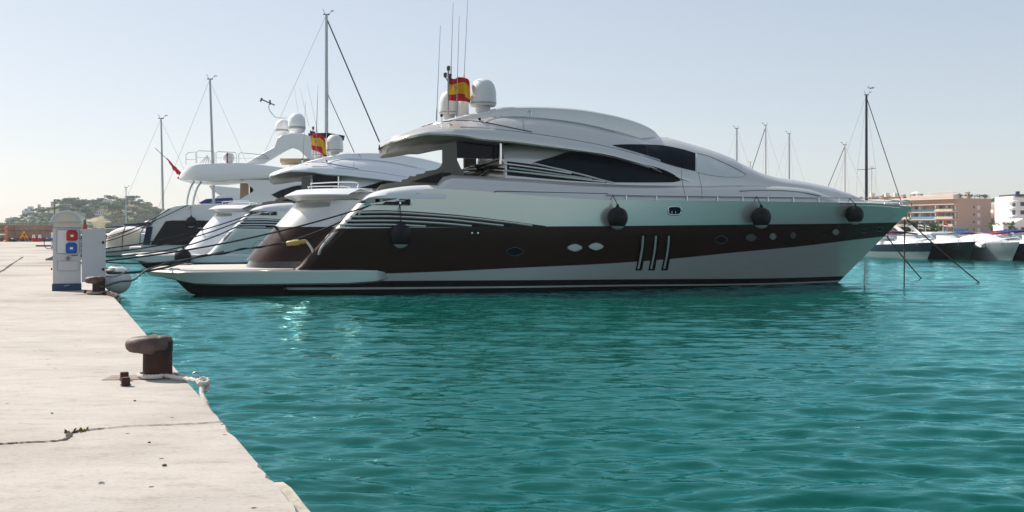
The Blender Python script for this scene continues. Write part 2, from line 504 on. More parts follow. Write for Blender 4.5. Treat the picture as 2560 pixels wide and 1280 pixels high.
# ================================================================== large silver and brown motor yacht
# local frame: x = s (towards the bow), y = t (port), z up from the water
YO, YH = Vector((-7.425, 35.42, 0.0)), R(13.0)
_yc, _ys = math.cos(YH), math.sin(YH)
def w2l(v):
    x, y = v[0] - YO.x, v[1] - YO.y
    return Vector((x*_yc + y*_ys, -x*_ys + y*_yc, v[2]))
LCAM = w2l((0, 0, CAM_Z))
def ldir(px, py):
    return (w2l(at(px, py, 10.0)) - LCAM).normalized()
def yp(px, py, t):
    """pixel met by the lengthwise plane at breadth t -> local point"""
    d = ldir(px, py); k = (t - LCAM.y) / d.y
    return LCAM + d * k

S_WL, S_TIP, Z_TIP = 20.5, 23.76, 2.92
def stem(z):
    return S_WL + (S_TIP - S_WL) * (z / Z_TIP if z > 0 else 0.35 * z)
def half(s, z):
    """half-breadth of the hull"""
    w = min(max(z / 2.9, 0.0), 1.1)
    r = s / stem(z)
    p = 1.75 + 0.95 * w
    g = max(0.0, 1 - (max(r - 0.33, 0) / 0.67) ** p)
    b = (2.92 + 0.30 * min(w, 0.66) / 0.66 + 0.03 * w) * g - 0.10 * max(0, 1 - s / 4.0) ** 2
    if z < 0: b *= max(0.0, 1 + 0.55 * z)
    return max(b, 0.0)
def aft(z):
    return -0.4 if z < 0.80 else -0.02 + (z - 0.80) * 0.93

def trace(pts, tf=None):
    """photo points on the starboard side -> smooth z(s)"""
    out = []
    for px, py in pts:
        t = 3.0
        for _ in range(12):
            q = yp(px, py, -t); t = (tf or half)(q.x, q.z)
        out.append((q.x, q.z))
    return pchip(out)

z_st_b = trace([(697, 725), (1060, 722), (1500, 716.5), (1940, 711), (2080, 706)])
z_st_t = trace([(697, 719), (1060, 717.5), (1500, 712.5), (1940, 707), (2080, 702)])
z_boot = trace([(700, 703), (1080, 701.5), (1540, 698.5), (2000, 694), (2095, 691)])
z_br_b = trace([(742, 690), (1080, 680), (1300, 669.5), (1535, 658), (1675, 647.5), (1840, 631), (2000, 616), (2140, 599), (2200, 592)])
z_br_t = trace([(850, 571), (1100, 568.5), (1365, 566), (1540, 565), (1750, 562.5), (2000, 560), (2140, 558.5), (2236, 556)])
z_shr = trace([(905, 512), (1000, 496), (1070, 472), (1140, 474), (1236, 481), (1380, 492), (1520, 500), (1757, 502), (1960, 504.5), (2168, 507.5), (2241, 512.6), (2280, 518)])

def make_yacht():
    root = empty('motor_yacht', YO, YH)
    # ---- hull
    zfs = [lambda s: -0.9, lambda s: -0.12, z_st_b, z_st_t, z_boot, z_br_b, z_br_t, z_shr]
    sub = [2, 2, 1, 1, 4, 5, 5]; bandm = [2, 2, 0, 2, 0, 1, 0]
    NC = 84; hull = MB()
    def row(zf, lo=None, k=0.0):
        pts = []
        zq = lambda s: zf(s) if lo is None else lo(s) + (zf(s) - lo(s)) * k
        for j in range(NC + 1):
            f = 1 - (1 - j / NC) ** 1.25
            sa = aft(zq(1.0)); s = sa + (22.5 - sa) * f
            for _ in range(9):
                z = zq(s); sa = aft(z); s = sa + 0.45 + (stem(z) - sa - 0.45) * f
            z = zq(s)
            pts.append((s, -half(s, z) if j < NC else 0.0, z))
        # rounded quarter, then the inner face of the wing
        s0, t0, z0 = pts[0]; sa = s0 - 0.45; wrap = []
        for a in range(1, 9):
            ph = math.pi / 2 * a / 8
            wrap.append((s0 - 0.45 * math.sin(ph), t0 + 0.45 * (1 - math.cos(ph)), z0))
        wrap.append((sa + .03, t0 + 0.72, z0)); wrap.append((sa + 0.10, t0 + .80, z0)); wrap.append((sa + 2.6, t0 + .82, z0))
        return wrap[::-1] + pts
    R_ = [row(zfs[0])]; segm = []
    for i in range(1, len(zfs)):
        for k in range(1, sub[i-1] + 1):
            R_.append(row(zfs[i], zfs[i-1], k / sub[i-1])); segm.append(bandm[i-1])
    for i in range(len(R_) - 1):
        hull.grid([R_[i], R_[i+1]], segm[i])
    port = MB()
    for i in range(len(R_) - 1):
        hull.grid([[(a, -b, c) for a, b, c in R_[i]], [(a, -b, c) for a, b, c in R_[i+1]]], segm[i])
    hull_o = hull.build('hull', ['silver_paint', 'brown_paint', 'boot_black'], root, smooth=32)

    # ---- deck and rounded coaming along the sheer
    band_t = pchip([(yp(x, y, -2.8).x, yp(x, y, -2.8).z) for x, y in ((1086, 462), (1092, 447), (1125, 437), (1300, 446), (1460, 457), (1600, 462), (1750, 464), (1870, 462), (1960, 463), (2060, 470), (2110, 484), (2150, 500))])
    co = MB(); rows = []
    s_a, s_b = band_t.x0 + 0.05, 22.9
    for i in range(72):
        s = s_a + (s_b - s_a) * i / 71
        zs = z_shr(s); h = half(s, zs); zt = max(band_t(s), zs + 0.02)
        e = min(1, max(0, (s - s_a) / 0.35)) ** 0.5         # rounded aft end
        ins = min(0.55, h * 0.45); zt = zs + (zt - zs) * (0.35 + .65*e)
        prof = [(h - .04, zs - .10), (h - .05, zs - .01), (h - .10, zs + .02), (h - .11 - .02, zs + (zt - zs) * .25), (h - ins*.38, zs + (zt - zs) * .62), (h - ins*.70, zs + (zt - zs) * .88), (h - ins, zt), (h - ins*1.35, zt + 0.01), (max(h - ins*1.35 - .03, 0), zt - .16), (0, zt - .12)]
        prof = [(max(a, 0), b) for a, b in prof]
        rows.append([(s, -a, b) for a, b in prof] + [(s, a, b) for a, b in prof[::-1]])
    co.grid(rows); co.add(rows[0], [tuple(range(len(rows[0])))])
    co_o = co.build('coaming', 'silver_paint', root, smooth=50)

    # ---- deckhouse
    ridge = pchip([(yp(x, y, 0).x, yp(x, y, 0).z) for x, y in ((1180, 352), (1300, 345), (1484, 342), (1545, 338.5), (1639, 344), (1695, 358), (1773, 383), (1820, 404), (1864, 428), (1914, 443), (1960, 449), (1982, 452.5), (2057, 466), (2085, 475), (2107, 481), (2135, 494), (2167, 507))])
    ho = MB(); rows = []
    s_a, s_b = yp(1262, 380, -2.5).x, ridge.x1
    NS = 90
    for i in range(NS + 1):
        s = s_a + (s_b - s_a) * i / NS
        zs = z_shr(s); h = half(s, zs); ins = min(0.62, h * 0.5)
        z0 = max(band_t(s), zs) - 0.06; zr = max(ridge(s), z0 + 0.03); b0 = max(h - ins, 0.02)
        H = zr - z0; cs = []
        for k in range(19):
            a = (math.pi / 2) * k / 18
            n1 = 2.0 / (3.1 if H > 1.2 else 2.4)
            tt = b0 * (math.cos(a) ** n1); zz = z0 + H * (math.sin(a) ** (2.0 / 2.35))
            tt -= 0.13 * (zz - z0) * min(1, tt / 1.2)          # tumblehome
            cs.append((max(tt, 0), zz))
        rows.append([(s, -a, b) for a, b in cs] + [(s, a, b) for a, b in cs[::-1][1:]])
    ho.grid(rows); ho.add(rows[0], [tuple(range(len(rows[0])))])
    ho_o = ho.build('deckhouse', 'silver_paint', root, smooth=45)

    # ---- hardtop: long arched wing with a side fascia, raised panel and top ridge
    tw = 2.62
    def pl(pts, t): return pchip([(yp(x, y, -t).x, yp(x, y, -t).z) for x, y in pts])
    zL = pl([(960, 352), (1065, 337), (1145, 340.5), (1207, 351), (1289, 358), (1351, 366), (1432, 377), (1520, 390.6), (1601, 412.5), (1664, 434), (1703, 448), (1750, 464)], tw)
    zU = pl([(960, 345), (1065, 324), (1151, 319), (1215, 321), (1289, 328), (1380, 340), (1460, 354), (1520, 366), (1601, 387.5), (1648, 403), (1703, 420), (1750, 434)], tw - .1)
    zR = pl([(1050, 317), (1130, 303), (1207, 296), (1257, 290), (1320, 292), (1439, 305), (1520, 322), (1570, 336), (1640, 358), (1750, 400)], 1.75)
    s0 = yp(948, 366, 0).x; s1 = yp(1070, 335, -tw).x; s2 = yp(1745, 445, -tw).x
    ht = MB(); rows = []
    for i in range(86):
        f = i / 85
        s = s0 + .004 + (s2 - s0) * (f ** 1.25)
        w = tw if s >= s1 else tw * (1 - ((s1 - s) / (s1 - s0)) ** 2.6) ** (1 / 2.4)
        sR = s
        L_, U_ = zL(sR), zU(sR)
        if s < s1:
            k = (s1 - s) / (s1 - s0); L_ = zL(s1) * (1 - k) + 4.87 * k; U_ = L_ + (zU(s1) - zL(s1)) * (1 - k) + 0.10 * k
        Rm = max(zR(s), U_ + .05) if s > s1 else U_ + (zR(s1) - zU(s1)) * ((s - s0) / (s1 - s0)) ** .8 + .02
        wi = w - min(.12, w * .2); wr = min(1.75, w * 0.68)
        th = (s - s1) / (s2 - s1) if s > s1 else 0
        sink = 0.22 * max(0, (th - .8) / .2) ** 1.5
        pr = [(w * .55, L_ + .10), (w - .34 if w > .5 else w*.6, L_ + .07), (w - .06 if w > .2 else w*.8, L_), (w, L_ + .05), (w - .01 if w > .1 else w*.95, (L_ + U_) / 2), (wi, U_ - .03), (wi - .05 if w > .3 else wi*.95, U_), (wi - .12 if w > .5 else wi*.9, U_ + .005), ((wi + wr) / 2, (U_ + Rm) / 2 + .05), (wr, Rm), (wr * .5, Rm + .06), (0, Rm + .08)]
        pr = [(max(a - sink, 0), b) for a, b in pr]
        rows.append([(s, -a, b) for a, b in pr] + [(s, a, b) for a, b in pr[::-1][1:]] + [(s, 0.0, L_ + .12)])
    ht.grid(rows, closed=True); ht.add(rows[0], [tuple(range(len(rows[0])))])
    ht_o = ht.build('hardtop', 'silver_paint', root, smooth=38)
    lining = MB(); rows = []
    for i in range(24):
        s = s0 + .12 + (s1 + 2.6 - s0 - .12) * i / 23
        w = (tw if s >= s1 else tw * (1 - ((s1 - s) / (s1 - s0)) ** 2.6) ** (1 / 2.4)) - .36
        k = (s1 - s) / (s1 - s0); L_ = zL(s) if s >= s1 else zL(s1) * (1 - k) + 4.87 * k
        w = max(w + .24, .05); dr = .30 * min(1, max(.1, (s1 + 1.5 - s) / 1.2)); half_ = [(w, L_ + .04), (w*.985, L_ - .3*dr), (w*.93, L_ - .75*dr), (w*.8, L_ - dr), (w*.5, L_ - .92*dr), (0, L_ - .9*dr)]
        rows.append([(s, -a, b) for a, b in half_] + [(s, a, b) for a, b in half_[::-1][1:]])
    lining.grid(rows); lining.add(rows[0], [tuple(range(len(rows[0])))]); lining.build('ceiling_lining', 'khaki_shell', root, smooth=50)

    top = pchip([(yp(x, y, 0).x, yp(x, y, 0).z) for x, y in ((1066, 312), (1130, 298), (1190, 286), (1240, 278), (1330, 277), (1400, 281), (1500, 297), (1580, 316), (1620, 332), (1641, 346))])
    rd = MB(); rows = []
    for i in range(50):
        s = top.x0 + (top.x1 - top.x0) * i / 49
        e = math.sin(math.pi * min(1, i / 49)) ** .45 if 0 < i < 49 else 0.0
        zt = top(s); w = 0.25 + 1.42 * min(1, e * 1.15); zb = min(zR(s) - .25, zt - .3) if s < zR.x1 else zt - .5
        pr = [(w, zb), (w, zt - .20), (w - .03, zt - .09), (w - .14, zt - .035), (w * .5, zt), (0, zt + .004)]
        rows.append([(s, -a, b) for a, b in pr] + [(s, a, b) for a, b in pr[::-1][1:]])
    rd.grid(rows); rd.add(rows[0], [tuple(range(len(rows[0])))]); rd.add(rows[-1], [tuple(range(len(rows[0])))])
    rd_o = rd.build('roof_ridge', 'silver_paint', root, smooth=40)

    # ---- everything that lies on those surfaces is laid with rays on to them
    def bvh(objs):
        vv, ff = [], []
        for o in objs:
            n0 = len(vv); vv += [v.co.copy() for v in o.data.vertices]
            ff += [tuple(n0 + i for i in p.vertices) for p in o.data.polygons]
        return BVHTree.FromPolygons(vv, ff)
    T_all = bvh([hull_o, co_o, ho_o, ht_o, rd_o]); T_hull = bvh([hull_o]); T_house = bvh([ho_o, co_o])
    def on(px, py, off=0.012, tree=T_all):
        d = ldir(px, py); h, n, _, _ = tree.ray_cast(LCAM, d)
        if h is None:
            print('MISS', px, py); q = yp(px, py, -1.5); return q, Vector((0, -1, 0))
        if n.dot(d) > 0: n = -n
        return h + n * off, n
    def mirror(o):
        c = o.copy(); c.data = o.data.copy(); col.objects.link(c)
        for v in c.data.vertices: v.co.y = -v.co.y
        c.data.flip_normals(); return c
    def patch(name, up, lo, mt, nx=24, ny=5, off=.012, tree=T_all, both=True, par=None):
        fu, fl = pchip(up), pchip(lo); x0, x1 = max(fu.x0, fl.x0), min(fu.x1, fl.x1)
        rows, back = [], []
        for j in range(ny + 1):
            r_, b_ = [], []
            for i in range(nx + 1):
                x = x0 + (x1 - x0) * i / nx; y = fu(x) + (fl(x) - fu(x)) * j / ny
                p, n = on(x, y, off, tree); r_.append(p); b_.append(p - n * (off + .02))
            rows.append(r_); back.append(b_)
        m_ = MB(); m_.grid(rows)
        rim = rows[0] + [r[-1] for r in rows[1:]] + rows[-1][::-1][1:] + [r[0] for r in rows[::-1][1:-1]]
        rib = back[0] + [r[-1] for r in back[1:]] + back[-1][::-1][1:] + [r[0] for r in back[::-1][1:-1]]
        m_.grid([rim, rib], closed=True)
        o = m_.build(name, mt, par or root, smooth=40)
        if both: mirror(o)
        return o
    def trim(name, pts, r, mt, off=.0, tree=T_all, n=6, k=6, par=None, both=True):
        P = spline([(x, y, 0) for x, y in pts], k); m_ = MB()
        m_.tube([on(q.x, q.y, off, tree)[0] for q in P], r, n)
        o = m_.build(name, mt, par or root)
        if both: mirror(o)
        return o

    # windows
    w1 = patch('side_window', [(1330, 407), (1380, 393), (1432, 379), (1500, 384), (1580, 404), (1650, 421), (1690, 440), (1701, 451)], [(1330, 408.5), (1400, 421), (1460, 436), (1500, 447), (1534, 456), (1600, 456.5), (1680, 456), (1701, 452)], 'tinted_glass', nx=44, ny=7)
    trim('window_mullion', [(1527, 400), (1531, 430), (1534, 455)], .016, 'black_gloss', .014, par=w1)
    w2 = patch('pilothouse_window', [(1532, 362.5), (1570, 361), (1640, 362.5), (1700, 372), (1738, 383)], [(1532, 363.5), (1600, 386), (1650, 404), (1700, 419), (1738, 428)], 'tinted_glass', nx=34, ny=5)
    trim('window_mullion', [(1700, 374), (1703, 395), (1705, 420)], .014, 'black_gloss', .014, par=w2)
    trim('window_mullion', [(1616, 364), (1618, 378), (1620, 392)], .010, 'dark_grey', .012, par=w2)
    patch('windscreen_cover', [(1741, 384), (1770, 392), (1800, 405), (1840, 424), (1863, 437)], [(1741, 430), (1780, 439), (1820, 443), (1850, 443), (1863, 438)], 'cover_white', nx=20, ny=6, off=.02)
    trim('cover_hem', [(1741, 384), (1770, 391.5), (1800, 404), (1840, 423), (1864, 437)], .014, 'dark_grey', .018)
    trim('window_frame', [(1330, 408), (1380, 419.5), (1460, 438), (1500, 449), (1534, 457.5)], .028, 'silver_paint', .015)
    # slatted air intake beside the side window
    lv = patch('intake_panel', [(1158, 423), (1200, 408), (1225, 401), (1300, 407), (1380, 421), (1460, 440), (1517, 456.5)], [(1158, 426), (1220, 434), (1300, 441), (1400, 450), (1517, 457.5)], 'black_gloss', nx=36, ny=4, off=.008)
    for ys_ in ([(1155, 424), (1200, 422), (1300, 431), (1400, 442), (1512, 455)], [(1176, 415), (1230, 415), (1330, 427), (1420, 440), (1478, 448)], [(1198, 408), (1250, 409), (1340, 420), (1428, 434)]):
        trim('slat', ys_, .030, 'silver_paint', .02, par=lv)
    # slatted panel on the quarter
    lv2 = patch('quarter_panel', [(862, 562), (880, 545), (905, 527), (950, 525.5), (1000, 527), (1080, 532), (1160, 539), (1260, 551), (1364, 565)], [(862, 567), (950, 568), (1100, 568), (1364, 566)], 'black_gloss', nx=48, ny=4, off=.006, tree=T_hull)
    for ys_ in ([(850, 562.5), (900, 561.5), (980, 562), (1064, 566)], [(864, 552.5), (930, 551.5), (1000, 552.5), (1100, 558), (1178, 565)], [(878, 542), (940, 541), (1000, 542), (1120, 549), (1258, 564)], [(893, 532), (940, 531), (1000, 532), (1150, 543), (1270, 556), (1330, 564)]):
        trim('slat', ys_, .034, 'silver_paint', .028, tree=T_hull, par=lv2)

    # panel seams and slim rails
    trim('panel_seam', [(1703, 423), (1704, 445), (1708, 465), (1712, 485), (1713, 499)], .007, 'black_gloss')
    trim('panel_seam', [(1746, 432), (1750, 452), (1754, 470), (1755, 498)], .007, 'black_gloss')
    trim('panel_seam', [(1306, 298), (1308, 312), (1310, 325)], .007, 'dark_grey')
    trim('roof_trim', [(1207, 309), (1230, 299), (1262, 292), (1310, 292), (1400, 300), (1480, 314), (1540, 329)], .018, 'chrome', .01)
    trim('fascia_trim', [(1150, 318), (1215, 321), (1289, 329), (1380, 341), (1460, 355), (1520, 367), (1601, 388.5), (1650, 404)], .020, 'chrome', .012)
    trim('roof_seam', [(1056, 317), (1090, 307), (1140, 302), (1205, 305), (1290, 322), (1330, 330)], .016, 'black_gloss', .004)
    trim('handrail', [(1545, 372), (1580, 382), (1620, 394), (1648, 403)], .018, 'chrome', .06)
    trim('deck_seam', [(1236, 482), (1242, 478), (1300, 479), (1400, 481.5), (1520, 484)], .010, 'black_gloss', .004)
    trim('spray_line', [(1700, 694), (1800, 685), (1900, 677), (2000, 668), (2080, 657), (2120, 648)], .012, 'silver_dark', .0, tree=T_hull)
    trim('foredeck_ledge', [(1850, 478), (1900, 476), (1960, 477), (2010, 482), (2050, 490)], .022, 'silver_dark', .006)
    trim('rub_line', [(2100, 558), (2160, 556), (2205, 550), (2240, 540)], .012, 'silver_dark', .0, tree=T_hull)

    # portholes (each a glazed oval with a rim)
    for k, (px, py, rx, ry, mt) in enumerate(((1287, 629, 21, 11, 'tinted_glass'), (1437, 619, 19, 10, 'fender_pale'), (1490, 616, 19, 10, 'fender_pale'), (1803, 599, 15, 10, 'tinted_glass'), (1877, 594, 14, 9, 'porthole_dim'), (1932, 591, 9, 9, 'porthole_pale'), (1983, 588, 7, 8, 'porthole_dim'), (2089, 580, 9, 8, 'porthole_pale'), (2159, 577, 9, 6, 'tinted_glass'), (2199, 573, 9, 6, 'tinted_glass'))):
        m_ = MB(); ring, inner = [], []
        c, n = on(px, py, .01, T_hull)
        for a in range(20):
            ca, sa = math.cos(2*math.pi*a/20), math.sin(2*math.pi*a/20)
            ring.append(on(px + rx*ca, py + ry*sa*(1 - .25*abs(ca)), .008, T_hull)[0])
        m_.grid([ring, [c + (p - c)*.55 + n*.01 for p in ring]], closed=True)
        m_.add([c + (p - c)*.55 + n*.01 for p in ring], [tuple(range(20))])
        po = m_.build('porthole', mt, root); mirror(po)
        m2 = MB(); m2.tube(ring + ring[:1], .013, 6, caps=False); rim = m2.build('rim', 'dark_grey', po)
    for px in (1180, 1195):
        c, n = on(px, 583, .0, T_hull); m_ = MB(); m_.lathe([(.0, .02), (.03, .015), (.04, -.01)], (0, 0, 0), 10)
        o = m_.build('bow_vent' if False else 'drain_fitting', 'chrome', root); o.location = c; o.rotation_euler = n.to_track_quat('Z', 'Y').to_euler()
    # three slanted gills in the side
    for dx in (0, 32, 64.5):
        g = patch('gill', [(1590 + dx, 675.5), (1597 + dx, 645), (1604 + dx, 587), (1618 + dx, 586)][0:0] or [(1589 + dx, 674), (1593 + dx, 655), (1602 + dx, 586), (1605 + dx, 585), (1611 + dx, 585.5), (1617 + dx, 586.5)], [(1589 + dx, 675.5), (1604 + dx, 675.5), (1608 + dx, 656), (1613 + dx, 622), (1617 + dx, 590)], 'black_gloss', nx=20, ny=10, off=.014, tree=T_hull)
        trim('gill_bar', [(1607 + dx, 589), (1605 + dx, 615), (1601 + dx, 642), (1595 + dx, 671)], .036, 'silver_paint', .02, tree=T_hull, par=g)
    # hawse fitting amidships
    hf = patch('fairlead', [(1670, 521), (1674, 518), (1686, 517), (1698, 518), (1701, 521)], [(1670, 530), (1674, 535), (1686, 536.5), (1698, 535), (1701, 530)], 'tinted_glass', nx=12, ny=4, off=.012, tree=T_hull)
    trim('ring', [(1670, 526), (1672, 519), (1686, 517), (1699, 519), (1702, 526), (1699, 535), (1686, 537), (1672, 535), (1670, 526)], .022, 'chrome', .012, tree=T_hull, par=hf)
    for x in (1679, 1688):
        trim('cleat_horn', [(x, 534), (x, 528)], .014, 'chrome', .02, tree=T_hull, par=hf)

    # sheer rail on short stanchions
    rail_px = [(1520, 486.5), (1600, 488.5), (1757, 490.5), (1960, 493), (2100, 494.5), (2168, 495), (2230, 500), (2262, 506)]
    f_r = pchip(rail_px); m_ = MB(); P = []
    for x in np.linspace(1515, 2262, 60):
        t = 3.1
        for _ in range(8):
            q = yp(x, f_r(x), -t); t = max(half(q.x, z_shr(q.x)) - .09, .12)
        P.append(q)
    m_.tube(P, .018, 6); ro = m_.build('deck_rail', 'chrome', root); mirror(ro)
    for x in (1400, 1482, 1563, 1642, 1717, 1788, 1856, 1922, 1985, 2043, 2098, 2168, 2215, 2250):
        q = min(P, key=lambda p: abs((p - LCAM).x / (p - LCAM).length - ldir(x, 490).x)) if x > 1515 else None
        if q is None: continue
        m_ = MB(); m_.tube([q, (q.x, q.y - .02, z_shr(q.x) - .03)], .017, 6); so = m_.build('stanchion', 'chrome', ro)
    for dt in (-.25, .25):
        m_ = MB(); m_.tube(spline([(23.0, dt*1.6, 2.95), (23.05, dt*1.5, 3.16), (23.5, dt*.8, 3.16), (23.62, dt*.5, 2.95)], 6), .022, 7); m_.build('bow_rail', 'chrome', root)

    # ---- stern: cap over the quarter, mooring recess, buttress, cockpit
    capm = MB(); rows = []
    ct = pchip([(yp(x, y, -2.85).x, yp(x, y, -2.85).z) for x, y in ((908, 500), (918, 490), (945, 478), (1000, 468), (1040, 464), (1075, 463), (1110, 466))])
    for i in range(22):
        s = ct.x0 + (ct.x1 - ct.x0) * i / 21; zt = ct(s); h = half(s, 2.9) + .015
        zb = min(yp(918 + (1020 - 918) * min(1, i / 15), 496.5, -3.1).z, zt - .02); rows.append([(s, -h + .01, zb), (s, -h, zb + (zt - zb)*.35), (s, -h + .12, zb + (zt - zb)*.75), (s, -h + .32, zt), (s, -h + .85, zt + .02), (s, -h + .98, zt - .12), (s, -h + .98, zb)])
    capm.grid(rows, closed=True); capm.add(rows[0], [tuple(range(7))]); capm.add(rows[-1], [tuple(range(7))[::-1]])
    mirror(capm.build('quarter_cap', 'white_gel', root, smooth=50))
    rc = patch('mooring_recess', [(938, 498), (1025, 498)], [(938, 510), (1025, 511)], 'black_gloss', nx=10, ny=2, off=.05, tree=T_hull)
    trim('recess_frame', [(910, 511), (940, 511.5), (985, 512), (1026, 512), (1027, 505), (1026, 498)], .016, 'chrome', .02, tree=T_hull, par=rc, k=3)
    m_ = MB()
    for x in (916, 922): m_.tube([on(x, 501, .05, T_hull)[0], on(x, 511, .05, T_hull)[0]], .045, 8)
    m_.build('roller', 'chrome', rc)
    m_ = MB(); q = on(1000, 505, .05, T_hull)[0]; m_.tube([q + Vector((-.14, 0, .03)), q + Vector((.14, 0, .03))], .025, 7); m_.tube([q, q + Vector((0, 0, -.06))], .03, 7); m_.build('cleat', 'chrome', rc)
    # flying buttress with stepped top edge
    for sgn in (1, -1):
        t0 = -2.25
        out = [(1107, 362), (1107, 406), (1102, 417), (1090, 424), (1064, 428), (1062, 433), (1042, 436), (1040, 441), (1024, 440), (1018, 447), (1005, 449), (1003, 455), (975, 457), (955, 461), (945, 470), (940, 482), (1010, 480), (1100, 475), (1160, 450), (1160, 432), (1152, 420), (1143, 400), (1142, 358)]
        P = [yp(x, y, t0) for x, y in out]
        if sgn < 0: P = [Vector((p.x + 1.5, -p.y, p.z)) for p in P]
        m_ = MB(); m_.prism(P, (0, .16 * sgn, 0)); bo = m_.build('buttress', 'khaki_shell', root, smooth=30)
        P = [yp(x, y, t0 - .01) for x, y in ((1028, 455), (1050, 447), (1085, 437), (1104, 431), (1128, 432), (1122, 452), (1090, 458))]
        if sgn < 0: P = [Vector((p.x + 1.5, -p.y, p.z)) for p in P]
        m_ = MB(); m_.prism(P, (0, .012 * sgn, 0)); m_.build('buttress_window', 'black_gloss', bo, smooth=0)
    m_ = MB(); P = [yp(x, y, -1.7) for x, y in ((1141, 352), (1258, 352), (1258, 392), (1235, 397), (1141, 395))]
    m_.prism(P, (0, .06, 0)); m_.build('saloon_window', 'tinted_glass', root, smooth=0)
    m_ = MB(); P = [yp(x, y, -2.3) for x, y in ((1252, 350), (1252, 410))]; m_.tube(P, .05, 10); mirror(m_.build('roof_post', 'chrome', root))
    m_ = MB(); m_.box((4.4, 0, 2.62), (5.0, 4.4, .1)); m_.build('cockpit_floor', 'deck_pale', root)
    m_ = MB(); m_.box((6.6, 0, 3.05), (.12, 4.2, .8)); m_.build('cockpit_bulkhead', 'khaki_shell', root)
    m_ = MB(); m_.box((3.2, 0, 3.0), (.9, 3.4, .75)); m_.build('cockpit_bench', 'white_gel', root, bevel=.08)

    # transom bulge, brown below and pale above
    def bulge(z, grow=0.0):
        rk = (z - .8) / 2.3
        sA = -1.75 + 1.95 * (rk ** 1.05 if rk > 0 else 0) - grow; wd = 2.05 + grow
        pts = []
        for a in range(25):
            ph = -math.pi/2 + math.pi * a / 24
            pts.append((sA + 2.0 * (1 - abs(math.cos(ph)) ** .85), wd * math.copysign(abs(math.sin(ph)) ** .85, ph), z))
        return pts
    m_ = MB(); zz = [1.02, 1.2, 1.45, 1.7, 1.95, 2.13, 2.35, 2.6, 2.82, 3.0]
    for i in range(len(zz) - 1): m_.grid([bulge(zz[i]), bulge(zz[i+1])], 1 if zz[i] < 2.12 else 0)
    m_.add(bulge(3.0), [tuple(range(25))]); m_.add(bulge(1.02), [tuple(range(25))])
    tr_o = m_.build('transom', ['silver_paint', 'brown_paint'], root, smooth=40)
    T_tr = bvh([tr_o])
    trim('transom_seam', [(852, 533), (855, 545), (858, 560)], .008, 'black_gloss', .0, tree=T_tr)
    patch('transom_slot', [(742, 507), (780, 506), (830, 506)], [(742, 518), (780, 519), (825, 516)], 'silver_dark', nx=10, ny=2, off=.006, tree=T_tr, both=False)
    patch('transom_vent', [(664, 565), (702, 565)], [(664, 568.5), (697, 568.5)], 'black_gloss', nx=6, ny=1, off=.006, tree=T_tr, both=False)
    trim('transom_seam', [(625, 628), (640, 606), (665, 600), (740, 600), (800, 596)], .006, 'black_gloss', .0, tree=T_tr, both=False)
    m_ = MB(); m_.grid([[(a + .12, b * .96, .70) for a, b, c in bulge(.8)], [(a + .10, b * .96, 1.03) for a, b, c in bulge(1.03)]]); m_.build('transom_skirt', 'brown_gloss', root)
    m_ = MB(); sec = [(3.0, -.05), (3.03, .04), (3.12, .30), (3.15, .345), (3.18, .345), (3.27, .17), (3.36, -.02), (3.40, -.35), (3.40, -.8)]
    m_.grid([bulge(3.0, g)[:] if False else [(a, b, z) for a, b, c in bulge(2.9, g)] for z, g in sec]); m_.add([(a, b, 3.40) for a, b, c in bulge(2.9, -.8)], [tuple(range(25))])
    m_.build('transom_lip', 'white_gel', root, smooth=40)
    m_ = MB(); m_.box((2.7, 0, 2.9), (2.4, 3.0, .75)); m_.build('sunpad_base', 'white_gel', root, bevel=.06)
    m_ = MB(); m_.tube(spline([(.55, -1.25, 3.35), (.55, -1.25, 3.52), (.62, -1.3, 3.57), (1.9, -1.75, 3.6), (2.0, -1.78, 3.4)], 6), .022, 7); mirror(m_.build('grab_rail', 'chrome', root))
    # stairs either side of the bulge
    for sgn in (-1, 1):
        for k in range(5):
            m_ = MB(); m_.box((.45 + k*.40, sgn*2.1, .95 + k*.36 - .15), (.42, .8, .30)); m_.build('step', 'teak', root, bevel=.02)
    # exhaust grille and cable port on the quarter
    patch('vent_grille', [(806, 606), (822, 585), (838, 580), (845, 578)], [(806, 622), (822, 608), (838, 588), (845, 580)], 'dark_grey', nx=8, ny=3, off=.006, tree=T_hull)

    # ---- swim platform
    top_o = [(-4.75, 0), (-4.72, -1.0), (-4.55, -1.75), (-4.1, -2.25), (-3.75, -2.5), (-3.55, -2.85), (-3.1, -3.0), (-2, -3.07), (0, -3.1), (1.6, -3.1), (2.5, -3.06), (3.1, -2.98), (3.55, -2.90)]
    m_ = MB(); rows = []
    for f in range(6):
        r_ = []
        for i, (s, t) in enumerate(top_o):
            k = i / (len(top_o) - 1)
            zt = .76; zb = .31 if s > -2.9 else .31 + .26 * min(1, (-2.9 - s) / 1.4)
            tip = max(0, (s - 2.0) / 1.55); zt_ = zt - .10 * tip ** 1.5; zb_ = zb + (.62 - zb) * tip ** 1.6
            if f == 0: r_.append((s + .10 if s < 0 else s, t * .97, zt_ + .012))
            if f == 1: r_.append((s + .03 if s < 0 else s, t * .99, zt_))
            if f == 2: r_.append((s, t, zt_ - .04))
            if f == 3: r_.append((s + .05 if s < -2 else s, t * .995, zb_ + .05))
            if f == 4: r_.append((s + .12 if s < -2 else s, t * .975, zb_))
            if f == 5: r_.append((s + .5 if s < -2 else s, t * .85, zb_ + .02))
        rows.append(r_)
    for sg in (1, -1):
        RR = [[(a, b * sg, c) for a, b, c in r_] for r_ in rows]
        m_.grid(RR)
        m_.grid([RR[0], [(a, 0, c) for a, b, c in RR[0]]]); m_.grid([RR[5], [(a, 0, c) for a, b, c in RR[5]]])
    pf = m_.build('swim_platform', 'silver_paint', root, smooth=35)
    m_ = MB(); up = [(a + .14 if a < 0 else a, b * .93, .792) for a, b, c in rows[0] if a < 0.3]
